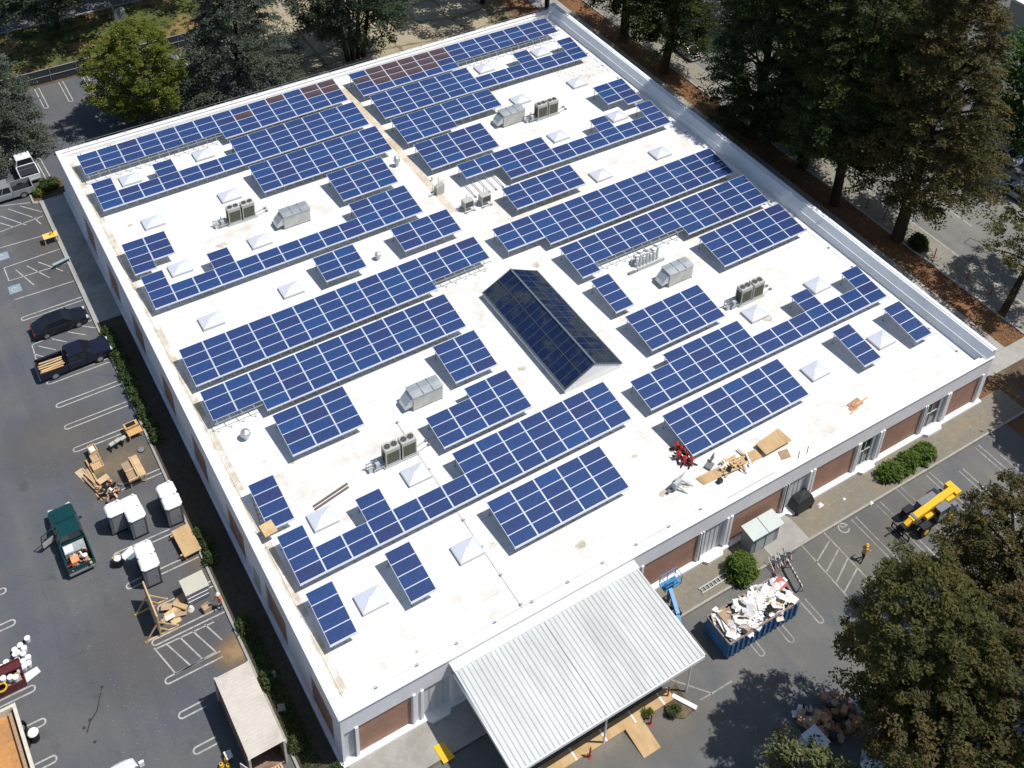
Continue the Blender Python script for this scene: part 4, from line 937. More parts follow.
for px, py, lb in PO:
    q = G(px,py,0); lb = 'thin red brown lane post '+lb
    if r0 is None:
        r0 = thing('lane_post', lb, 'post', q, 0, 'lane posts along the street'); b = MB(); b.cyl((0,0,.05),(0,0,1.15),.055,M_REDP,n=8); b.build('post', r0)
        b = MB(); b.cyl((0,0,0),(0,0,.06),.2,M_REDP,.12,n=10); b.build('base', r0)
    else: dup(r0, q, 0, lb)
for px, py, lb in [(589.5,757,'left of the plywood ramp'),(667.5,697,'at the planter end of plywood walk'),(650.5,724,'beside the ramp and yellow flower pot')]:
    q = G(px,py,0); dup(r0, q, 0, 'red brown post '+lb, 'red posts in front of the canopy')

# ------------------------------------------------------------------ vehicles
def wheel(r, x, y, rad=.34, wd=.22, s=1):
    b = MB(); b.cyl((x,y-wd/2,rad),(x,y+wd/2,rad),rad,M_RUB,n=18); o = b.build('wheel', r)
    b = MB(); b.cyl((x,y+s*(wd/2-.01),rad),(x,y+s*(wd/2+.012),rad),rad*.62,M_RIM,n=12); b.build('rim', o)
def sect(x, w_, zb, zt, sh=.9, crown=.04):
    h = zt-zb
    L = [(x,-w_*.9,zb),(x,-w_,zb+.12*h),(x,-w_,zb+.62*h),(x,-w_*.97,zb+.85*h),(x,-w_*sh,zt),(x,-w_*.45,zt+crown*.8),(x,w_*.45,zt+crown*.8),(x,w_*sh,zt),(x,w_*.97,zb+.85*h),(x,w_,zb+.62*h),(x,w_,zb+.12*h),(x,w_*.9,zb)]
    return L
def cabin(b, x0, x1, xr0, xr1, w0, w1, z0, z1, paint):
    base = [(x0,-w0,z0),(x1,-w0,z0),(x1,w0,z0),(x0,w0,z0)]; top = [(xr0,-w1,z1-.05),(xr1,-w1,z1-.05),(xr1,w1,z1-.05),(xr0,w1,z1-.05)]
    b.loft([base,top], M_GLASS, caps=False)
    b.loft([[(xr0,-w1,z1-.055),(xr1,-w1,z1-.055),(xr1,w1,z1-.055),(xr0,w1,z1-.055)],[(xr0+.04,-w1+.05,z1),(xr1-.06,-w1+.05,z1),(xr1-.06,w1-.05,z1),(xr0+.04,w1-.05,z1)]], paint)
    for i in range(4): b.beam(base[i],top[i],.09,paint,.06)
    for s in (-1,1): b.beam(((x0+x1)/2,s*w0,z0),((xr0+xr1)/2,s*w1,z1-.05),.07,paint,.06); b.beam(top[0] if s<0 else top[3], top[1] if s<0 else top[2],.08,paint,.06)
def vehicle(kind, name, lab, loc, rz, paint, L=4.8, W_=1.85, extras=None):
    r = thing(name, lab, 'car' if kind=='sedan' else 'pickup', (loc[0],loc[1],.006), rz); w = W_/2
    b = MB()
    if kind == 'sedan':
        st = [(-.5,.76,.30,.66),(-.485,.9,.24,.80),(-.44,.96,.2,.93),(-.3,1,.2,.96),(-.1,1,.2,.95),(.12,1,.2,.94),(.22,1,.2,.92),(.36,.97,.2,.84),(.45,.9,.2,.74),(.485,.8,.24,.64),(.5,.66,.3,.52)]
        b.loft([sect(f*L,w*k,zb,zt) for f,k,zb,zt in st], paint); b.build('body', r)
        b = MB(); cabin(b,-.37*L,.21*L,-.21*L,.06*L,w*.9,w*.70,.93,1.44,paint); b.build('cabin', r); wb = .29*L; rad = .33
    else:
        st = [(-.12,1,.35,1.08),(.1,1,.35,1.08),(.22,1,.35,1.08),(.36,.97,.35,1.04),(.45,.94,.35,.98),(.485,.88,.38,.9),(.5,.78,.42,.74)]
        b.loft([sect(f*L,w*k,zb,zt,.92) for f,k,zb,zt in st], paint); b.build('body', r)
        b = MB(); cabin(b,-.11*L,.25*L,-.09*L,.13*L,w*.92,w*.74,1.07,1.78,paint); b.build('cabin', r)
        b = MB(); x0, x1 = -.5*L, -.125*L
        for s in (-1,1): b.box(x0,x1,min(s*w,s*(w-.1)),max(s*w,s*(w-.1)),.42,1.1,paint)
        b.box(x0+.05,x1,-w+.1,w-.1,.5,.56,M_BLACK if paint != MATS.get('white_car_paint') else M_PGREY); b.box(x1-.06,x1,-w+.1,w-.1,.56,1.1,paint); bed = b.build('bed', r)
        b = MB(); b.box(x0-.02,x0+.05,-w+.1,w-.1,.5,1.08,paint); b.build('tailgate', bed); wb = .31*L; rad = .38
        b = MB(); b.box(x0-.12,x0-.03,-w*.95,w*.95,.42,.56,M_RIM); b.build('bumper', r)
    for x in (-wb,wb):
        for s in (-1,1): wheel(r, x, s*(w-.1), rad, .22, s)
    fx = .475*L if kind=='sedan' else .49*L; fz = .62 if kind=='sedan' else .8
    for s in (-1,1):
        b = MB(); b.obox((fx-.04,s*w*.66,fz+.03),(.22,.34,.16),M_LAMP,rz=-s*.25); b.build('headlight', r)
        b = MB(); b.obox((-.49*L,s*w*.72,.74 if kind=='sedan' else .9),(.1,.3 if kind=='sedan' else .16,.16),M_TAIL); b.build('tail_light', r)
        b = MB(); b.obox((.16*L,s*(w+.1),1.0 if kind=='sedan' else 1.2),(.14,.22,.14),paint); b.build('mirror', r)
    b = MB(); b.box(.5*L-(.06 if kind=='sedan' else .03),.5*L+.01,-w*.5,w*.5,.45,.6 if kind=='sedan' else .8,M_RIM if kind!='sedan' else M_BLACK); b.build('grille', r)
    return r
def paint(n, c, metal=.3): 
    m = mat(n, c, .28, metal, .03, 1, .5); m.node_tree.nodes['Principled BSDF'].inputs['Coat Weight'].default_value = .6; return m
PB = paint('black_car_paint', (.010,.011,.018)); PN = paint('dark_navy_paint', (.012,.014,.035)); PG = paint('green_car_paint', (.006,.06,.062)); PW = paint('white_car_paint', (.74,.75,.76),0); PS = paint('silver_car_paint', (.36,.38,.40),.4)
vehicle('sedan','parked_sedan','black sedan parked nose towards the warehouse above the pickup',(-5.3,47.45),.02,PB)
t = vehicle('pickup','parked_pickup','black crew cab pickup with pale lumber in its bed',(-5.35,42.45),.02,PN,6.1,2.0)
gp = vehicle('pickup','parked_pickup','dark green pickup with open door and tools in its bed',(-10.35,24.75),R(90)+.02,PG,5.9,1.95)
vehicle('pickup','parked_pickup','white pickup with dark bed cover under the left edge cedar',(-2.55,72.2),R(91),PW,5.5,1.95)
q = G(20,199.5,0); vehicle('pickup','parked_pickup','silver pickup cut by the left edge with gear in its bed',(q.x-1.2,q.y+.95),R(180),PS,5.4,1.9)
b = MB(); b.box(-.85,.85,-.75,1.0,0,.05,mat('bed_cover',(.02,.02,.028),.6)); b.beam((-.8,.3,.06),(.8,.3,.06),.03,M_PGREY); b.build('bed_cover', None, (-2.55,70.4,1.11), label='dark tonneau cover closing the white pickup bed', category='bed cover')
random.seed(21)
r = thing('lumber_load', 'pale orange lumber lying in the black pickup bed', 'lumber', (-7.25,42.42,.65)); b = MB()
for i in range(9): b.obox((random.uniform(-.1,.1),-.6+i*.15,.1+random.random()*.2),(1.9,.13,.06),random.choice([M_PLY2,M_PLY2,mat('orange_board',(.62,.33,.12),.8)]),rz=random.uniform(-.06,.06))
b.build('board', r)
r = thing('bed_tools', 'tools, orange cooler and bucket heaped in the green pickup bed', 'tools', (-10.35,22.9,.6)); b = MB(); b.box(-.75,.75,.2,1.0,0,.5,M_GALV); b.box(-.7,-.1,.3,.9,.5,.54,M_PWHITE); b.build('toolbox', r)
b = MB(); b.box(-.5,.05,-.75,-.15,.1,.55,mat('peach_plastic',(.75,.30,.14),.6)); b.build('cooler', r)
b = MB(); b.cyl((.5,-.45,0),(.5,-.45,.5),.17,M_PWHITE,n=12); b.build('bucket', r)
b = MB()
for i in range(30): b.obox((random.uniform(-.75,.75),random.uniform(-1.1,.2),random.uniform(.05,.45)),(random.uniform(.1,.5),random.uniform(.05,.2),random.uniform(.05,.2)),random.choice([M_BLACK,M_OLDW,M_PGREY,M_RED,M_PLY2,M_DPAPER,M_BLACK]),rz=random.uniform(0,3),rx=random.uniform(-.5,.5))
b.build('tool', r, kind='stuff')
b = MB(); b.loft([[(-.12,1.0,.5),(-.12,2.0,.5),(-.12,2.0,1.2),(-.12,1.0,1.2)],[(.0,1.0,.5),(.0,2.0,.5),(.0,2.0,1.2),(.0,1.0,1.2)]],PG); 
b = MB(); b.box(-.04,.04,0,1.05,.45,1.08,PG); b.box(-.07,-.045,.06,1.0,.5,1.04,M_BEIGE); b.box(.045,.07,.06,1.0,.5,1.04,M_BEIGE); b.beam((0,.05,1.08),(0,.35,1.72),.06,PG); b.beam((0,.35,1.72),(0,.95,1.70),.05,PG); b.beam((0,1.0,1.08),(0,.95,1.70),.06,PG)
o = b.build('open_door', gp, (.6,.98,0), R(20)); o['label'] = 'open driver door swung wide'
for px, py, rz, p_, lb in [(686,49,88,PW,'white car seen between conifer trunks on the street'),(733,30,88,PS,'pale car at top beyond the green conifer'),(1014,190,92,PS,'silver car across the street below the bright green tree'),(1001,152,92,PW,'white car behind tall brown conifer across the street')]:
    q = G(px,py,.5); vehicle('sedan','parked_sedan',lb,(q.x,q.y),R(rz),p_)

# container
r = thing('storage_container', 'cream roofed twenty foot storage container beside the left kerb', 'container', (-4.12,5.0,0)); b = MB(); hw = 1.17; hl = 3.0
pts = []
n = 24
for i in range(n):
    y = -hl+i*2*hl/n; q = 2*hl/n; pts += [(y,0),(y+.35*q,0),(y+.5*q,.05),(y+.85*q,.05)]
pts.append((hl,0))
b.loft([[(-hw,p[0],2.58+p[1]) for p in pts],[(hw,p[0],2.58+p[1]) for p in pts]], M_CREAM, caps=False, closed=False); b.build('roof', r)
b = MB(); 
for s in (-1,1): b.loft([[(s*(hw-.06-p[1]),p[0],.15) for p in pts],[(s*(hw-.06-p[1]),p[0],2.5) for p in pts]], M_RUST, caps=False, closed=False)
b.box(-hw+.05,hw-.05,hl-.08,hl,.15,2.5,M_RUST); b.box(-hw+.05,hw-.05,-hl,-hl+.05,.15,.3,M_RUST); b.box(-hw+.05,hw-.05,-hl,hl,.1,.18,M_RUST); b.build('side_wall', r)
for x in (-hw,hw):
    for y in (-hl,hl): b = MB(); b.obox((x*.97,y*.99,1.3),(.14,.14,2.6),M_CREAM); b.build('corner_post', r)
b = MB(); b.obox((-hw-.25,-hl-.3,1.3),(.06,1.1,2.3),M_CREAM,rz=.5); b.build('door', r)
r = thing('pallet_stack', 'stack of weathered wooden pallets at the container mouth', 'pallets', (-4.0,1.1,0)); 
for z in range(5):
    b = MB()
    for i in range(7): b.box(-.6+i*.18,-.6+i*.18+.12,-.75,.75,.11,.13,M_PLY2)
    for y in (-.7,0,.65): b.box(-.6,.6,y,y+.09,0,.11,M_OLDW)
    b.build('pallet', r, (0,0,z*.14))
# dumpster
r = thing('open_dumpster', 'long blue open dumpster full of demolition debris', 'dumpster', (28.7,-5.75,0)); hl, hw, h = 3.2, 1.18, 1.8
b = MB(); b.box(-hl,hl,-hw,hw,.15,.22,M_BLUE)
for s in (-1,1): b.box(-hl,hl,min(s*hw,s*(hw-.05)),max(s*hw,s*(hw-.05)),.22,h,M_BLUE)
b.box(-hl,-hl+.05,-hw+.05,hw-.05,.22,h,M_BLUE); b.box(hl-.05,hl,-hw+.05,hw-.05,.22,h,M_BLUE); b.build('bin', r)
for i in range(13):
    x = -hl+.25+i*(2*hl-.5)/12
    for s in (-1,1): b = MB(); b.box(x-.06,x+.06,min(s*hw,s*(hw+.1)),max(s*hw,s*(hw+.1)),.3,h-.12,M_BLUE); b.build('rib', r)
b = MB(); MR = mat('scuffed_rim',(.22,.17,.16),.6,.1,.3,2)
for s in (-1,1): b.box(-hl-.04,hl+.04,s*hw-.07,s*hw+.07,h,h+.09,MR); b.box(s*hl-.06,s*hl+.06,-hw+.07,hw-.07,h,h+.09,MR)
b.build('rim', r)
b = MB(); random.seed(31)
for i in range(330):
    x = random.uniform(-hl+.35,hl-.35); y = random.uniform(-hw+.25,hw-.25); k = 1-(abs(y)/hw)**2*.6
    sx, sy = random.choice([random.uniform(.2,.7),random.uniform(.7,1.5)]), random.uniform(.15,.75)
    b.obox((x,y,h-.2+random.random()*.75*k),(sx,sy,random.choice([.02,.03,.12])),random.choice([M_DPAPER]*7+[M_PWHITE]*3+[M_CARD,M_PLY2,M_OLDW,mat('grey_panel',(.45,.47,.5),.7),M_BLACK,mat('old_plaster',(.58,.52,.46),.8),M_RED if random.random()<.2 else M_DPAPER]),rz=random.uniform(0,3.1),rx=random.gauss(0,.35),ry=random.gauss(0,.3))
for i in range(46):
    x = random.uniform(-hl+.4,hl-.4); y = random.uniform(-hw+.3,hw-.3); q_ = random.uniform(.15,.42); m_ = random.choice([M_PWHITE,M_DPAPER,mat('pale_insulation',(.62,.50,.44),.9),mat('grey_bag',(.30,.31,.33),.5)])
    rg = [[(x+math.cos(k*1.047)*q_*f*random.uniform(.7,1.3), y+math.sin(k*1.047)*q_*f*random.uniform(.6,1.1), h-.1+z_*q_+random.uniform(0,.12)) for k in range(6)] for f,z_ in ((.8,0),(1,.5),(.6,1.1),(.1,1.3))]; b.loft(rg, m_)
b.box(-hl+.1,hl-.1,-hw+.1,hw-.1,.3,1.4,M_CARD); b.build('demolition_debris', None, (28.7,-5.75,0), kind='stuff')
# shed
r = thing('metal_shed', 'small pale grey roofed shed against a brick panel', 'shed', (33.65,-1.05,0)); b = MB(); b.box(-1.35,1.35,-.5,.6,.1,2.05,mat('shed_grey',(.24,.26,.26),.6,.1,.1)); b.build('body', r)
b = MB(); MSR = mat('shed_roof',(.50,.55,.52),.6,0,.06,1,.4)
b.loft([[(x,-.72,2.05),(x,.68,2.2),(x,.68,2.28),(x,-.72,2.13)] for x in (-1.52,1.52)],MSR); b.beam((0,-.72,2.14),(0,.68,2.29),.04,M_PGREY); b.build('roof', r)
b = MB(); b.box(-.9,.9,-.53,-.5,.15,1.8,M_GREYP); d = b.build('door', r); b = MB(); b.box(-.02,.02,-.56,-.53,.15,1.8,M_PGREY); b.build('handle', d)
q = G(799,507,0); r = thing('black_covered_bin', 'black covered bin against the siding right of the shed', 'bin', (q.x,q.y,.1)); b = MB()
b.loft([[(-.85,-.55,0),(.8,-.55,0),(.8,.5,0),(-.85,.5,0)],[(-.95,-.6,.7),(.9,-.6,.7),(.9,.55,.7),(-.95,.55,.7)],[(-.75,-.45,1.3),(.7,-.4,1.35),(.65,.4,1.4),(-.7,.45,1.3)],[(-.3,-.2,1.55),(.3,-.15,1.6),(.25,.2,1.6),(-.3,.2,1.5)]],mat('black_tarp',(.022,.025,.025),.55,0,.3,3,bump=.4)); b.build('body', r)
b = MB()
for x in (-.7,.65): b.cyl((x-.05,-.5,.12),(x+.05,-.5,.12),.14,M_RUB,n=10)
b.build('wheel', r)
# barricade + racks
q = G(793,580,0); r = thing('striped_barricade', 'white striped barricade board by the dumpster end', 'barricade', (q.x,q.y,0), R(75)); b = MB()
for i in range(7): b.obox((-1.05+i*.35,0,.75),(.17,.05,.32),M_PWHITE); b.obox((-.875+i*.35,0,.75),(.18,.05,.32),M_OLDW) if i<6 else None
b.build('board', r); b = MB()
for x in (-1,1): b.beam((x,-.25,0),(x,0,.9),.05,M_PGREY); b.beam((x,.25,0),(x,0,.9),.05,M_PGREY)
b.build('leg', r)
q = G(779,562,0); r = thing('folded_table_frames', 'tangle of folded metal table frames on brown mat', 'frames', (q.x,q.y,.01)); b = MB(); b.obox((0,0,.03),(2.2,1.2,.04),mat('brown_mat',(.13,.09,.08),.9),rz=.1); b.build('mat', r); b = MB(); random.seed(41)
for i in range(9):
    x = -.9+i*.22; b.beam((x,-.4,.1),(x+random.uniform(-.2,.5),.4,.6+random.random()*.3),.05,random.choice([M_GALV,M_PGREY])); b.beam((x,.3,.1),(x+.4,-.3,.7),.05,M_PGREY)
b.build('tube', r)
q = G(716,583,0); r = thing('aluminium_ladder', 'pale ladder lying on dirt strip left of the round shrub', 'ladder', (q.x,q.y,.12), .02); b = MB()
for s in (-1,1): b.box(-1.5,1.5,s*.2-.04,s*.2+.04,0,.1,M_GALV)
b.build('stile', r)
for i in range(9): b = MB(); b.box(-1.4+i*.34,-1.34+i*.34,-.16,.16,.02,.08,M_BEIGE); b.build('rung', r)
for px, py, s_, lb in [(820,505,.28,'crumpled white paper scrap, larger of two on dirt strip'),(844,499,.15,'small white paper scrap on the dirt strip near window'),(871,503,.2,'pale paver lying by the kerb')]:
    q = G(px,py,.1); b = MB(); b.loft([[(-s_,-s_*.7,0),(s_,-s_*.6,0),(s_*.8,s_*.7,0),(-s_*.7,s_*.5,0)],[(-s_*.5,-s_*.3,s_*.5),(s_*.4,-s_*.2,s_*.4),(s_*.3,s_*.4,s_*.5),(-s_*.4,s_*.3,s_*.35)]],M_PWHITE)
    b.build('paper_scrap' if px<870 else 'loose_paver', None, q, label=lb, category='litter' if px<870 else 'paver')

# telehandler (nose towards -x)
A = G(893,524,0); B_ = G(927,499,0)
tc_ = G(914,521,0)
r = thing('telehandler', 'yellow telehandler with boom lowered and black forks, parked before brick facade', 'telehandler', (46.3,-5.95,0), R(1)); r.scale = (.84,.84,.84)
b = MB(); b.box(-2.2,2.3,-.5,.5,.65,1.15,M_BLACK); b.box(.9,2.7,-1.0,1.0,.8,1.35,M_PGREY); b.box(-.4,1.7,.55,1.15,.75,1.5,M_PGREY); b.build('chassis', r)
for x in (-1.65,1.6):
    for s in (-1,1):
        bb = MB(); bb.cyl((x,s*.85,.66),(x,s*1.3,.66),.66,M_RUB,n=20); o = bb.build('wheel', r); bb = MB(); bb.cyl((x,s*1.29,.66),(x,s*1.33,.66),.3,M_YEL,n=12); bb.build('rim', o)
for s in (-1,1):
    for x_ in (-2.2,1.1): b = MB(); b.box(x_,x_+1.1,min(s*.72,s*1.32),max(s*.72,s*1.32),1.36,1.42,M_BLACK); b.build('mudguard', r)
b = MB(); b.beam((-2.5,.0,1.5),(3.0,.0,2.1),.62,M_YEL,.5); b.beam((-3.1,0,1.2),(-2.45,0,1.5),.42,M_YEL,.4); b.box(2.7,3.4,-.6,.75,1.55,2.3,M_YEL); b.box(-1.2,.6,-.75,-.42,1.35,1.7,M_YEL); b.box(1.6,2.6,-.62,-.34,1.75,2.05,M_YEL); b.box(-2.3,-2.0,-.36,.36,1.35,1.85,M_PGREY); b.build('boom', r)
b = MB(); b.cyl((.2,-.42,1.45),(2.2,-.42,1.9),.17,M_YEL,n=10); b.cyl((-1.2,-.4,1.2),(.2,-.42,1.5),.07,M_RIM,n=8); b.build('lift_cylinder', r)
b = MB(); b.box(-.1,1.25,-1.2,-.5,.9,1.35,M_PGREY); b.box(-.05,1.2,-1.15,-.55,1.35,2.25,M_GLASS); b.box(-.1,1.25,-1.2,-.5,2.25,2.32,M_PGREY)
for x in (-.08,1.22):
    for y in (-1.18,-.52): b.box(x-.04,x+.04,y-.04,y+.04,1.35,2.25,M_PGREY)
b.build('cab', r)
b = MB(); b.box(-3.6,-3.5,-1.0,1.0,.2,.32,M_BLACK); b.box(-3.6,-3.5,-1.0,1.0,.8,.92,M_BLACK)
for y in (-.95,-.3,.3,.95): b.box(-3.6,-3.5,y-.05,y+.05,.2,.95,M_BLACK)
for y in (-.6,.6): b.box(-4.7,-3.6,y-.07,y+.07,.1,.16,M_BLACK)
b.box(-3.5,-3.1,-.3,.3,.5,1.3,M_BLACK); b.build('fork_carriage', r)
# boom lift
q = G(668,612,0); r = thing('boom_lift', 'bright blue boom lift parked between canopy edge and brick wall', 'lift', (q.x,q.y,.1)); b = MB(); b.box(-1.0,.5,-.6,.6,.3,.9,M_PGREY)
for i in range(10): b.obox((random.uniform(-.9,.4),random.uniform(-.5,.5),1.0),(.3,.2,.25),random.choice([M_BLACK,M_PGREY,M_OLDW]),rz=random.random()*3)
b.build('chassis', r)
for x in (-.7,.3):
    for s in (-1,1): bb = MB(); bb.cyl((x,s*.55,.3),(x,s*.78,.3),.3,M_RUB,n=14); bb.build('wheel', r)
b = MB(); b.beam((.1,.3,2.2),(-.3,-1.2,1.5),.28,M_LBLUE,.3); b.beam((-.3,-1.2,1.3),(-1.3,-3.2,.9),.32,M_LBLUE,.35); b.beam((.0,.2,.9),(.1,.3,2.2),.25,M_PGREY); b.build('boom', r)
b = MB(); b.box(-.4,1.0,.2,.9,2.2,2.3,M_LBLUE)
for x in (-.4,.3,1.0):
    for y in (.2,.9): b.cyl((x,y,2.3),(x,y,3.2),.03,M_LBLUE,n=6)
for z in (2.75,3.2):
    for y in (.2,.9): b.cyl((-.4,y,z),(1.0,y,z),.03,M_LBLUE,n=6)
    for x in (-.4,1.0): b.cyl((x,.2,z),(x,.9,z),.03,M_LBLUE,n=6)
b.box(-.3,.3,.25,.5,2.3,2.8,M_BLUE); b.build('basket', r)

# ------------------------------------------------------------------ people
def person(lab, loc, rz, shirt, legs, helmet, lean=.0, arms=((.35,-.25),(.3,.2)), stride=.18):
    r = thing('person', lab, 'person', (loc[0],loc[1],loc[2]), rz)
    V = []; E = []; Rd = []
    def nd(p, rad, par=None):
        V.append(p); Rd.append(rad); i = len(V)-1
        if par is not None: E.append((par,i))
        return i
    lx = lean
    pel = nd((0,0,.93),(.15,.11)); ch = nd((lx*.4,0,1.18),(.15,.12),pel); sh = nd((lx,0,1.42),(.16,.11),ch); nk = nd((lx*1.15,0,1.52),(.06,.06),sh); hd = nd((lx*1.3+.02,0,1.64),(.095,.085),nk); nd((lx*1.35+.02,0,1.74),(.07,.07),hd)
    for s in (-1,1):
        hp = nd((0,s*.1,.86),(.09,.09),pel); kn = nd((s*stride*.5+.03,s*.11,.48),(.065,.065),hp); an = nd((s*stride*1.1-.02,s*.12,.08),(.045,.045),kn); nd((s*stride*1.1+.14,s*.13,.05),(.04,.035),an)
        a = arms[0 if s<0 else 1]
        so_ = nd((lx,s*.2,1.38),(.06,.06),sh); el = nd((lx+a[0]*.4,s*.27,1.12),(.045,.045),so_); wr = nd((lx+a[0],s*(.27-a[1]*.3),.98+max(0,a[0])*.25),(.03,.03),el)
        P0 = Vector(V[wr]); hd_ = nd(tuple(P0+Vector((.07,0,-.03))),(.03,.018),wr)
        for k in range(4): f1 = nd(tuple(P0+Vector((.12,(k-1.5)*.022,-.04))),(.009,.009),hd_); nd(tuple(P0+Vector((.15+(.01 if k in(1,2) else 0),(k-1.5)*.024,-.07))),(.008,.008),f1)
        th = nd(tuple(P0+Vector((.07,-s*.045,-.03))),(.01,.01),hd_); nd(tuple(P0+Vector((.10,-s*.055,-.05))),(.009,.009),th)
    me = bpy.data.meshes.new('body'); me.from_pydata(V,E,[]); o = bpy.data.objects.new('tmp', me); COL.objects.link(o)
    md = o.modifiers.new('s','SKIN'); md.use_smooth_shade = True
    for i, rr in enumerate(Rd): me.skin_vertices[0].data[i].radius = rr
    me.skin_vertices[0].data[0].use_root = True
    sb = o.modifiers.new('u','SUBSURF'); sb.levels = 1; sb.render_levels = 1
    dg = bpy.context.evaluated_depsgraph_get(); dg.update(); m2 = bpy.data.meshes.new_from_object(o.evaluated_get(dg)); bpy.data.objects.remove(o)
    m2.materials.clear()
    for m in (M_SKIN, shirt, legs, M_BLACK): m2.materials.append(m)
    for p in m2.polygons:
        c = p.center; k = 0
        if c.z < .1: k = 3
        elif c.z < .95 and abs(c.y) < .24 and c.x < lx+.22: k = 2
        elif c.z < 1.5: k = 1
        if k in (1,) and c.z < 1.2 and abs(c.y) > .17 and c.x > lx+max(.1,min(arms[0][0],arms[1][0])*.75): k = 0
        p.material_index = k
    body = link('body', m2, r)
    b = MB(); hx = lx*1.33+.02
    b.loft([[(hx+math.cos(t)*.125*q,math.sin(t)*.11*q,z) for t in [i*math.pi/6 for i in range(12)]] for z,q in ((1.68,1.25),(1.69,1.02),(1.77,.9),(1.83,.5),(1.845,.1))], helmet, caps=True); b.build('helmet', r)
    b = MB(); 
    for s in (-1,1): b.cyl((hx+.09,s*.032,1.655),(hx+.1,s*.032,1.655),.012,M_BLACK,n=6)
    b.cyl((hx+.085,0,1.64),(hx+.115,0,1.615),.014,M_SKIN,n=6); b.box(hx+.085,hx+.098,-.022,.022,1.585,1.592,M_RED)
    for s in (-1,1): b.obox((hx,s*.09,1.64),(.03,.02,.06),M_SKIN)
    b.build('face', r); return r
q = G(221,607.5,0); person('worker in orange shirt and jeans standing by the shaded left kerb', q, R(200), M_ORANGE, M_JEAN, M_PWHITE, .06, ((.2,.1),(.12,.0)), .1)
q = G(861.5,560.5,0); person('worker in dark clothes and tan vest striding near the fork tips', q, R(10), mat('tan_vest',(.60,.30,.10),.8), M_DARKC, M_YEL, .12, ((.3,.1),(.15,.0)), .28)

# ------------------------------------------------------------------ west lot objects
# portable toilets
PT = [(118.5,526.6,'front left one of the three in a cluster'),(133.8,521,'rear one of the cluster of three'),(139,531,'front right one of the cluster of three'),(169.6,507.3,'rear one of the pair nearest the kerb'),(175,519,'front one of the pair nearest the kerb'),(147.6,567,'rear one of the lower pair by the easel'),(152.6,579.5,'front one of the lower pair by the easel')]
pt0 = None
for i, (px, py, lb) in enumerate(PT):
    q = G(px,py,0); lb = 'portable toilet, grey with white roof, '+lb
    if pt0 is None:
        pt0 = thing('portable_toilet', lb, 'toilet', q, .02, 'portable toilets in the west lot')
        b = MB(); b.box(-.55,.55,-.55,.55,.12,2.0,M_PGREY); b.box(-.6,.6,-.6,.6,.0,.12,M_BLACK)
        for x in (-.55,.55):
            for y in (-.55,.55): b.box(x-.04,x+.04,y-.04,y+.04,.12,2.0,mat('toilet_corner',(.12,.13,.145),.6))
        b.build('cabin', pt0)
        b = MB(); b.box(-.4,.4,-.585,-.55,.2,1.9,mat('toilet_door',(.22,.235,.255),.6)); d = b.build('door', pt0); b = MB(); b.box(.28,.34,-.62,-.585,1.0,1.15,M_RIM); b.build('handle', d)
        b = MB(); 
        def oct_(s, z, c): return [(-s+c,-s,z),(s-c,-s,z),(s,-s+c,z),(s,s-c,z),(s-c,s,z),(-s+c,s,z),(-s,s-c,z),(-s,-s+c,z)]
        b.loft([oct_(.64,2.0,.2),oct_(.66,2.1,.2),oct_(.58,2.2,.2),oct_(.3,2.26,.1)], M_PWHITE); b.build('roof', pt0)
        b = MB(); b.cyl((.4,.4,2.1),(.4,.4,2.42),.06,M_PWHITE,n=8); b.build('vent_pipe', pt0)
    else: dup(pt0, q, random.uniform(-.03,.05), lb)
def table(px, py, sx, sy, h, m, lab, name='work_table', rz=0, extras=None, cat='table', lm=M_PLY2):
    q = G(px,py,h); r = thing(name, lab, cat, (q.x,q.y,0), rz); b = MB(); b.box(-sx/2,sx/2,-sy/2,sy/2,h-.05,h,m); b.build('top', r)
    for x in (-1,1):
        for y in (-1,1): b = MB(); b.box(x*(sx/2-.08)-.04,x*(sx/2-.08)+.04,y*(sy/2-.08)-.04,y*(sy/2-.08)+.04,0,h-.05,lm); b.build('leg', r)
    if extras:
        b = MB(); extras(b, h); b.build('fitting', r)
    return r
table(50,235,1.35,.85,.85,mat('yellow_table',(.72,.52,.16),.6),'yellow topped work table beside the shaded walkway',cat='table')
q = G(52,234,.87); r = thing('bench_saw', 'small yellow saw on the yellow work table', 'saw', (q.x,q.y,.852)); b = MB(); b.box(-.2,.2,-.15,.15,0,.1,M_YEL); b.build('base', r); b = MB(); b.cyl((-.1,0,.1),(-.1,0,.3),.09,mat('saw_yellow',(.5,.38,.02),.5),n=10); b.cyl((.1,.1,.1),(.15,.1,.28),.06,M_BLACK,n=8); b.build('motor', r)
def bx(b,h): b.box(-.75,.15,-.4,-.33,h,h+.12,M_PLY2); 
r = table(133,469,1.25,2.0,.9,M_OLDW,'tan wooden work bench with shelf above the portable toilets','work_bench',.05)
b = MB(); b.box(.18,.68,-1.1,1.1,.92,1.05,M_PLY2); b.box(.05,.14,-1.1,1.1,.9,1.12,M_PLY2); b.box(-.68,.1,-1.1,-1.0,.9,1.08,M_PLY2); b.box(-.6,0,-.1,0,.9,1.05,M_PLY2); b.build('shelf', r)
r = table(134.5,431,1.15,.65,.6,mat('orange_ply',(.58,.34,.13),.7),'orange tan box table by the hedge','box_table',.05); b = MB(); b.box(-.6,.5,.4,1.0,.0,.75,mat('orange_ply',(.58,.34,.13))); b.box(-.45,.3,.5,.9,.75,.78,M_BLACK); b.build('drawer_box', r)
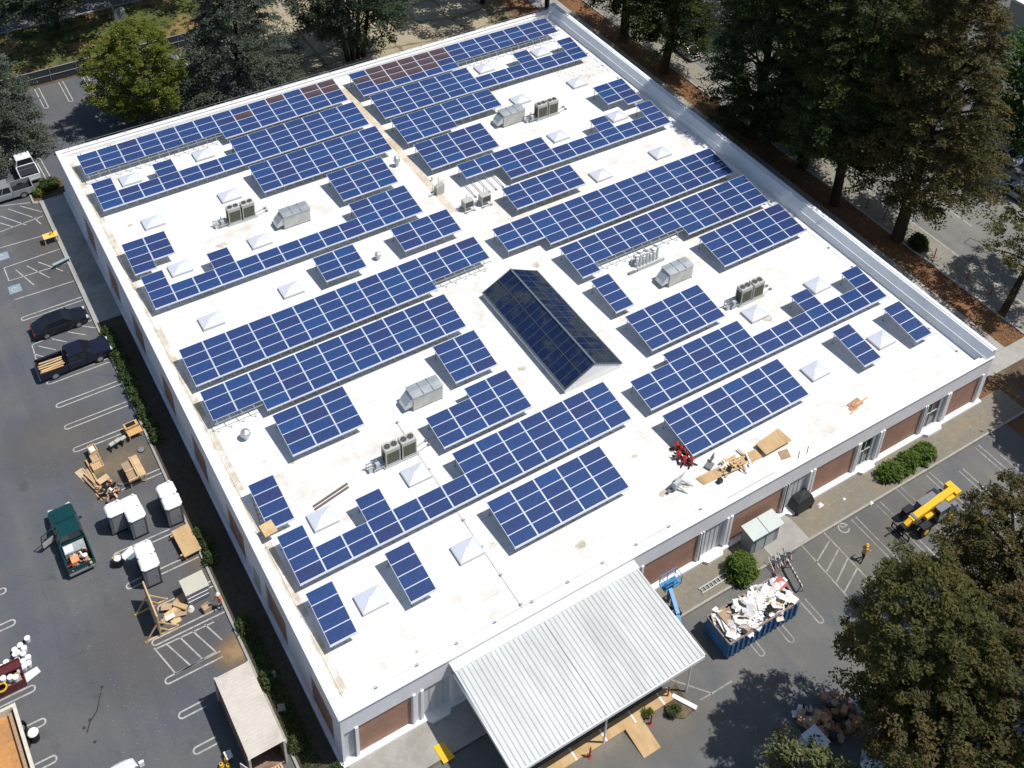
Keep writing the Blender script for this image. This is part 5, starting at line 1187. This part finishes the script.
for px, py, lb in [(112,444.5,'left'),(117.5,441,'middle'),(123,438.5,'right')]:
    q = G(px,py,.5); r = thing('saw_stand', f'small black legged saw stand, {lb} one of the row of three', 'stand', (q.x,q.y,0), .3, 'saw stands on the west lot'); b = MB(); b.box(-.22,.22,-.16,.16,.5,.62,M_BEIGE); b.build('top', r); b = MB()
    for x in (-.3,.3):
        for y in (-.25,.25): b.beam((x,y,0),(x*.5,y*.4,.5),.06,M_BLACK)
    b.beam((-.3,-.25,.25),(.3,.25,.25),.06,M_BLACK); b.build('leg', r)
def crate(px, py, s, lab, m, rz=0, fill=None, name='wooden_crate', z=0):
    q = G(px,py,z+s[2]); r = thing(name, lab, 'crate', (q.x,q.y,z), rz); b = MB(); x,y,h = s[0]/2,s[1]/2,s[2]
    b.box(-x,x,-y,y,0,.05,m)
    for k in (-1,1): b.box(min(k*x,k*(x-.05)),max(k*x,k*(x-.05)),-y,y,.05,h,m); b.box(-x+.05,x-.05,min(k*y,k*(y-.05)),max(k*y,k*(y-.05)),.05,h,m)
    b.build('box', r); b = MB(); b.box(-x+.06,x-.06,-y+.06,y-.06,.05,h*.8,fill or M_CARD); b.build('contents', r); return r
crate(92,448,(.6,.8,.8),'tallest pale crate at the head of lumber row',M_PLY2,.1,M_DPAPER); crate(95,457,(.65,.75,.6),'middle tan crate of the lumber row',M_PLY2,.1); crate(97,464.5,(.85,.8,.55),'wide tan crate nearest the loose planks',M_PLY2,.1,M_PLY)
r = thing('plank_pile', 'loose long planks and tan sheeting left of tool heap', 'planks', G(92,482,0)); b = MB(); random.seed(51)
for i in range(10): b.obox((random.uniform(-.1,.45),random.uniform(-.9,.6),.05+.02*i),(.12,random.uniform(1.5,3.4),.05),random.choice([M_PLY2,M_PLY,M_OLDW]),rz=random.uniform(.05,.35))
b.obox((-.45,1.0,.03),(.6,1.3,.03),M_TARP,rz=.3); b.obox((.4,-1.6,.04),(.8,.9,.05),M_PLY,rz=.3); b.build('plank', r)
r = thing('tool_heap', 'dark round heap of tools with orange pieces above the portable toilets', 'tools', G(110,492,0)); b = MB()
for i in range(44): a = random.uniform(0,6.28); k = random.uniform(0,.9); b.obox((math.cos(a)*k,math.sin(a)*k,.1+random.random()*.4),(random.uniform(.15,.5),.14,.14),random.choice([M_BLACK,M_OLDW,mat('maroon_plastic',(.10,.02,.02),.6),mat('maroon_plastic',(.10,.02,.02)),M_BLACK,M_BLACK,M_OLDW,mat('peach_plastic',(.75,.30,.14),.6),M_PGREY,M_DPAPER]),rz=a,ry=random.uniform(-.6,.6))
b.build('tool', r, kind='stuff')
table(103,479,.9,.55,.5,M_PLY2,'small tan stool table above the dark tool heap','small_table',.3)
q = G(141,450,0); b = MB(); b.cyl((0,0,0),(0,0,.1),.32,M_RUB,.28,n=16); b.cyl((0,0,.1),(0,0,.14),.28,M_PGREY,.2,n=16); b.build('manhole_ring', None, q, label='flat dark round lid on the lot right of tan bench', category='lid')
q = G(186,540,.5); r = thing('plywood_table', 'large tan plywood sheet on trestles below the kerb side toilets', 'plywood', (q.x,q.y,0), R(3)); b = MB(); b.box(-.65,.65,-1.35,1.25,.5,.56,M_PLY); b.build('sheet', r); b = MB()
for y in (-1.0,.9): b.box(-.85,.6,y-.05,y+.05,.4,.5,M_PLY2); b.beam((-.5,y-.25,0),(-.5,y,.42),.07,M_OLDW); b.beam((-.5,y+.25,0),(-.5,y,.42),.07,M_OLDW); b.beam((.5,y-.25,0),(.5,y,.42),.07,M_OLDW); b.beam((.5,y+.25,0),(.5,y,.42),.07,M_OLDW)
b.build('trestle', r)
# easel panel
T = G(146,583.5,2.2); B2 = G(160,627,1.2); gx_ = G(153,622,0)
r = thing('timber_panel_frame', 'upright plywood panel braced by timber A frames casting a dark shadow', 'panel', (-7.05,15.8,0), R(0)); b = MB(); b.box(-.05,.05,-1.55,1.55,.25,2.35,M_PLY2); b.build('panel', r)
for y in (-1.45,.9):
    b = MB(); b.beam((-1.1,y,.05),(1.3,y+.1,.05),.1,M_PLY2); b.beam((1.2,y+.1,.08),(.06,y,1.5),.08,M_PLY2); b.beam((-1.0,y,.08),(-.06,y,1.5),.08,M_PLY2); b.beam((.6,y+.05,.08),(.06,y,.8),.08,M_PLY2); b.build('brace', r)
q = G(193,581,1.3); r = thing('grey_job_box', 'grey steel job box with cream lid near the orange shirted worker', 'job box', (q.x,q.y-.2,0), .02); b = MB(); b.box(-.8,.8,-.65,.65,.1,1.25,mat('job_box_grey',(.25,.27,.30),.5,.3,.1)); b.box(-.75,.75,-.68,-.65,.8,.86,M_PWHITE); b.box(-.75,.75,-.68,-.65,.4,.46,M_PWHITE); b.build('body', r)
b = MB(); b.box(-.85,.85,-.7,.72,1.25,1.33,mat('cream_lid',(.50,.48,.40),.7,0,.06)); b.build('lid', r); b = MB(); b.box(-.7,.7,-.6,-.5,0,.1,M_BLACK); b.box(-.7,.7,.5,.6,0,.1,M_BLACK); b.build('skid', r)
r = thing('cardboard_heap', 'flattened cardboard and bags left of the grey job box', 'cardboard', G(177,612,0)); b = MB(); random.seed(61)
for i in range(13): b.obox((random.uniform(-.9,.8),random.uniform(-.6,.7),.06+.05*i*.6),(random.uniform(.4,1.0),random.uniform(.3,.7),.04),random.choice([M_CARD,M_DPAPER,M_PLY2,M_CARD]),rz=random.uniform(-.5,.5),rx=random.uniform(-.2,.2))
b.obox((0.3,.1,.4),(.35,1.1,.14),M_PLY,rz=.7); b.build('sheet', r); b = MB(); b.cyl((.9,-.3,0),(.95,-.3,.3),.28,M_DPAPER,.12,n=9); b.build('bag', r)
crate(206,606,(.55,.5,.45),'small tan box left of the orange shirted worker',M_CARD,.2,name='cardboard_box')
q = G(211,607,0); b = MB(); b.cyl((0,0,0),(0,0,.3),.14,M_LINE,n=10); b.build('white_pail', None, q, label='tiny white pail between small tan box and worker', category='pail')
r = crate(117,557,(.6,.5,.5),'tan box on the lot left of lower portable toilets',M_PLY2,.3)
q = G(119,565,0); r = thing('black_bin', 'black bin with white lid left of lower portable toilets', 'bin', q); b = MB(); b.cyl((0,0,0),(0,0,.75),.3,M_BLACK,.34,n=14); b.build('body', r); b = MB(); b.cyl((0,0,.75),(0,0,.83),.26,M_PWHITE,n=14); b.build('lid', r)
q = G(129,557,0); r = thing('ice_cooler', 'pale blue cooler beside the lower portable toilets', 'cooler', q, .4); b = MB(); b.box(-.5,.5,-.25,.25,0,.4,mat('pale_blue_plastic',(.35,.50,.60),.5)); b.build('body', r); b = MB(); b.box(-.52,.52,-.27,.27,.4,.5,M_PWHITE); b.build('lid', r)
q = G(62,265,0); r = thing('blue_sawhorse', 'pale blue sawhorse plank at the walkway kerb', 'sawhorse', (q.x,q.y,0), R(12)); b = MB(); b.box(-.85,.85,-.13,.13,.45,.52,mat('pale_blue_wood',(.28,.42,.45),.7)); b.build('plank', r); b = MB()
for x in (-.7,.7): b.beam((x,-.2,0),(x,0,.45),.05,M_BLACK); b.beam((x,.2,0),(x,0,.45),.05,M_BLACK)
b.build('leg', r)
# buckets lower left
BK = [(27,637),(20,644),(14.5,648.5),(24,647),(17.5,651.5),(15,653),(23,652.5),(17,659),(28,656),(23,660),(28.5,662),(24,665),(18,664.5),(20,669),(1,666),(6,661),(3,677),(10,676),(15.5,676)]
pos = ['topmost','second from top','upper left','upper right','upper middle','left middle','right of middle','left of middle','rightmost upper','centre','rightmost lower','lower centre','lower left','lowest by the maroon crate','at the frame edge','left end of the row','on the maroon crate left','on the maroon crate middle','on the maroon crate right']
bk0 = None
for (px, py), o_ in zip(BK, pos):
    z = .75 if 'on the maroon' in o_ else 0; q = G(px,py+1,z+.38); q.z = z; lb = f'white plastic bucket, {o_}, in lower left cluster'
    if bk0 is None:
        bk0 = thing('plastic_bucket', lb, 'bucket', q, 0, 'white buckets at the left edge'); b = MB(); b.cyl((0,0,0),(0,0,.38),.16,M_PWHITE,.19,n=14); b.build('body', bk0); b = MB(); b.cyl((0,0,.38),(0,0,.42),.205,M_PWHITE,.19,n=14); b.build('lid', bk0)
    else: dup(bk0, q, 0, lb)
q = G(8,672,.6); r = thing('maroon_crate', 'maroon open crate holding boards at the left edge', 'crate', (q.x,q.y-.3,0), .02); b = MB(); MM = mat('maroon_paint',(.10,.018,.02),.5)
b.box(-1.7,.85,-.9,.9,0,.1,MM)
for s in (-1,1): b.box(-1.7,.85,s*.85-.05,s*.85+.05,.1,.75,MM)
b.box(.8,.87,-.8,.8,.1,.75,MM); b.box(-1.6,.8,.2,.75,.55,.72,MM); b.build('box', r); b = MB(); b.obox((.2,-.35,.45),(.9,.7,.2),M_OLDW,rz=.1); b.build('contents', r)
q = G(3,691,.4); b = MB()
for i in range(20): t0, t1 = 2*math.pi*i/20, 2*math.pi*(i+1)/20; b.cyl((math.cos(t0)*.3,math.sin(t0)*.3,.06),(math.cos(t1)*.3,math.sin(t1)*.3,.06),.06,M_YEL,n=6,cap=False)
b.build('yellow_hose_coil', None, (q.x,q.y,.75), label='yellow hose coil beside the maroon crate', category='hose')
flat('pale_board', [(22,676),(37,667),(41,672),(27,683)], .1, .08, M_DPAPER, 'pale flattened board stack right of the maroon crate', 'board')
q = G(27,731,.4)
for px, py, s_, lb, m in [(21,728,.36,'open black barrel nearest orange floored trailer',M_BLACK),(24,742,.34,'black barrel below the open one',M_BLACK)]:
    p = G(px,py,.5); r = thing('black_barrel', lb, 'barrel', (p.x,p.y,0), 0, 'black barrels by the trailer'); b = MB(); b.cyl((0,0,0),(0,0,.7),s_,m,n=16,cap=False); b.cyl((0,0,.05),(0,0,.3),s_*.9,M_PGREY,n=16); b.build('shell', r); b = MB(); b.cyl((0,0,.66),(0,0,.72),s_+.03,M_RUB,s_+.02,n=16,cap=False); b.build('rim', r)
p = G(33,732.5,.8); r = thing('black_bin', 'black bin with round white lid right of the barrels', 'bin', (p.x,p.y,0)); b = MB(); b.cyl((0,0,0),(0,0,.8),.3,M_BLACK,.33,n=14); b.build('body', r); b = MB(); b.cyl((0,0,.8),(0,0,.88),.34,M_PWHITE,.3,n=16); b.build('lid', r)
r = thing('dump_trailer', 'trailer with cream walls and orange plywood floor at left bottom edge', 'trailer', (-17.95,11.0,0), R(1)); b = MB(); MWc = mat('cream_paint',(.60,.56,.46),.6)
b.box(-1.1,1.1,-2.6,2.6,.6,.72,mat('orange_floor',(.50,.24,.08),.7,0,.18,1.5,.3,(.38,.20,.08),.8))
for s in (-1,1): b.box(min(s*1.1,s*1.32),max(s*1.1,s*1.32),-2.7,2.7,.6,1.35,MWc)
b.box(-1.1,1.1,2.5,2.7,.6,1.35,MWc); b.build('box', r); b = MB(); b.box(.75,.98,-2.4,2.4,.72,1.0,M_OLDW); b.build('bench', r)
for s in (-1,1): bb = MB(); bb.cyl((s*1.0,0,.34),(s*1.25,0,.34),.34,M_RUB,n=14); bb.build('wheel', r)
# white fairing at the bottom
q = G(119,772,1.6); r = thing('white_van_roof', 'white truck cut off by bottom edge with mirror casting dark shadow', 'truck', (q.x+.1,q.y-1.15,0), R(88)); b = MB()
b.loft([sect(f,w_,.4,zt,.85) for f,w_,zt in ((-3,1.05,1.3),(.5,1.05,1.35),(1.3,1.0,1.3),(1.9,.85,1.1),(2.1,.5,.9))],PW); b.build('body', r); b = MB(); cabin(b,-1.2,.9,-1.0,.2,.95,.8,1.33,2.1,PW); b.build('cabin', r)
for x in (-2,1.2):
    for s in (-1,1): wheel(r,x,s*.95,.38,.24,s)
b = MB(); b.obox((.9,-1.2,1.75),(.16,.3,.45),M_TRIM); b.build('mirror', r)
for i, (px, py) in enumerate([(221,764),(226,758),(228,765)]):
    q = G(px,py,.3); r = thing('yellow_jug', 'yellow jug, '+['left','upper','right'][i]+' of three beside the container', 'jug', (q.x,q.y,0), 0, 'yellow jugs by the container'); b = MB(); b.cyl((0,0,0),(0,0,.32),.16,M_YEL,.12,n=10); b.build('body', r); b = MB(); b.cyl((0,0,.32),(0,0,.4),.05,M_BLACK,n=8); b.build('cap', r)
flat('pale_board', [(223,752),(230,749),(233,756),(227,760)], .5, .08, M_DPAPER, 'pale board standing by the yellow jugs', 'board', zz=.4)
# items lying in the shaded bed
for px, py, s_, lb in [(272,675,.35,'pale scrap in shade right of the container'),(281,708,.45,'grey slab in shade beside container end')]:
    flat('concrete_scrap', [(px-4,py-3),(px+3,py-4),(px+5,py+3),(px-3,py+4)], .1, .08, M_CONCB, lb, 'scrap')
flat('yellow_dock_mat', [(433,747),(443,741.5),(455,757),(444,764)], .14, .03, M_YEL, 'yellow dock plate half in the shade of canopy', 'dock plate', zz=.135)

# canopy front: plywood walk, ramp, planter
b = MB(); b.box(9,20.7,-7.3,-6.42,.0,.16,M_PLY)
for i in range(5): x = 10.4+i*2.35; b.box(x,x+.12,-7.303,-6.42,.16,.168,M_TRIM)
b.build('plywood_walk', None, label='plywood covered walk along the front of the canopy', category='walkway')
b = MB(); b.add([(16.6,-7.31,.0),(17.95,-7.31,.0),(17.95,-9.35,0),(16.6,-9.35,0),(16.6,-7.31,.24),(17.95,-7.31,.24),(17.95,-9.35,.05),(16.6,-9.35,.05)],[(4,7,6,5),(0,1,5,4),(1,2,6,5),(2,3,7,6),(3,0,4,7)],M_PLY); b.build('plywood_ramp', None, label='tan plywood ramp sloping from the plywood walk', category='ramp')
flat('planter_bed', [(662,700),(676,684),(692,712),(684,719),(668,718)], .01, .1, M_SOIL, 'small triangular planting bed at the canopy corner', 'planting bed')
q = G(684,706,0); b = MB(); b.beam((-.3,.9,.1),(.55,-.6,.1),.3,M_PWHITE,.25); b.build('white_kerb_block', None, q, label='white painted kerb block at the planter tip', category='kerb')
q = G(674,714,0); shrub('planter_shrub', 'small flowering shrub in the canopy corner bed', (q.x,q.y), .5, .35, .4, L_HD, 10, 50, .09, .25)
q = G(648,716,0); shrub('potted_plant', 'yellow green potted plant beside the plywood ramp', (q.x,q.y), .3, .3, .5, L_YG, 8, 50, .08, .22, cat='plant')
b = MB(); b.cyl((0,0,0),(0,0,.5),.25,M_DARKC,n=10); 
# scrap in the shade of the lower right trees
r = thing('box_heap', 'heap of brown boxes and pallets in shade of the olive trees', 'boxes', G(830,722,0)); b = MB(); random.seed(71)
for i in range(60): b.obox((random.uniform(-2.0,1.7),random.uniform(-1.2,1.3),.2+random.random()*.7),(random.uniform(.25,.7),random.uniform(.25,.55),random.uniform(.15,.45)),random.choice([M_OLDW,mat('rust_board',(.50,.22,.09)),mat('rust_board',(.50,.22,.09)),mat('brown_box',(.26,.13,.06),.8),mat('brown_box',(.26,.13,.06)),M_BLACK,M_CARD]),rz=random.uniform(0,1.5))
b.build('box', r, kind='stuff')
r = thing('boxed_pallet', 'grey wrapped pallet in shade above the box heap', 'pallet', G(861,706,0), .1); b = MB(); b.box(-.9,.9,-.6,.6,.12,1.1,mat('grey_wrap',(.40,.40,.44),.5,0,.2,3)); b.build('load', r); b = MB(); b.box(-.95,.95,-.65,.65,0,.12,M_OLDW); b.build('base', r)
r = thing('utility_trailer', 'white topped blue sided utility trailer in dappled shade', 'trailer', G(808,752,0), .05); r.scale = (.8,.8,.8); b = MB(); b.box(-1.4,1.2,-.8,.8,.5,1.5,mat('pale_blue_side',(.32,.42,.58),.5)); b.build('box', r); b = MB(); b.box(-.3,1.3,-.85,.85,1.5,1.56,M_PWHITE); b.box(-1.4,-.3,-.8,.8,1.5,1.54,M_GREYP); b.build('lid', r)
for x in (-.6,.6): bb = MB(); bb.cyl((x,-.9,.32),(x,-.7,.32),.32,M_RUB,n=12); bb.build('wheel', r)
for px, py, lb, n_ in [(806,719,'white scrap pile left of the brown box heap',9),(866,760,'white scrap pile at the bottom below the trailer',16),(887,766,'white scrap pile near the bottom under the olive tree',10),(987,690,'cream scrap pile showing through the lower right crown',10),(1008,700,'white scrap pile right of the dark trunk',9)]:
    r = thing('scrap_pile', lb, 'scrap', G(px,py,0), 0, 'pale scrap piles under the trees'); b = MB()
    for i in range(n_): b.obox((random.uniform(-.8,.8),random.uniform(-.6,.6),.1+random.random()*.4),(random.uniform(.3,.9),random.uniform(.2,.6),.1),random.choice([M_DPAPER,M_PWHITE,M_BEIGE]),rz=random.uniform(0,3),rx=random.uniform(-.4,.4))
    b.build('sheet', r, kind='stuff')

# far buildings
def bldg(x0,x1,y0,y1,h,lab):
    r = thing('far_building', lab, 'building', ((x0+x1)/2,(y0+y1)/2,0)); hx, hy = (x1-x0)/2, (y1-y0)/2; b = MB(); b.box(-hx,hx,-hy,hy,0,h,M_BEIGE); b.build('wall', r)
    b = MB(); b.box(-hx-.3,hx+.3,-hy-.3,hy+.3,h,h+.3,M_ROOF); b.build('roof', r)
    for i in range(int(2*hy/4)):
        y = -hy+1.5+i*4; b = MB(); b.box(-hx-.02,-hx+.05,y,y+2,1,2.6,M_WIN); b.build('window', r)
bldg(128,150,40,56,5,'white roofed building at the upper right corner'); bldg(113,122,34,41,4.5,'lower white roofed building at the right edge')
sc.render.film_transparent = False
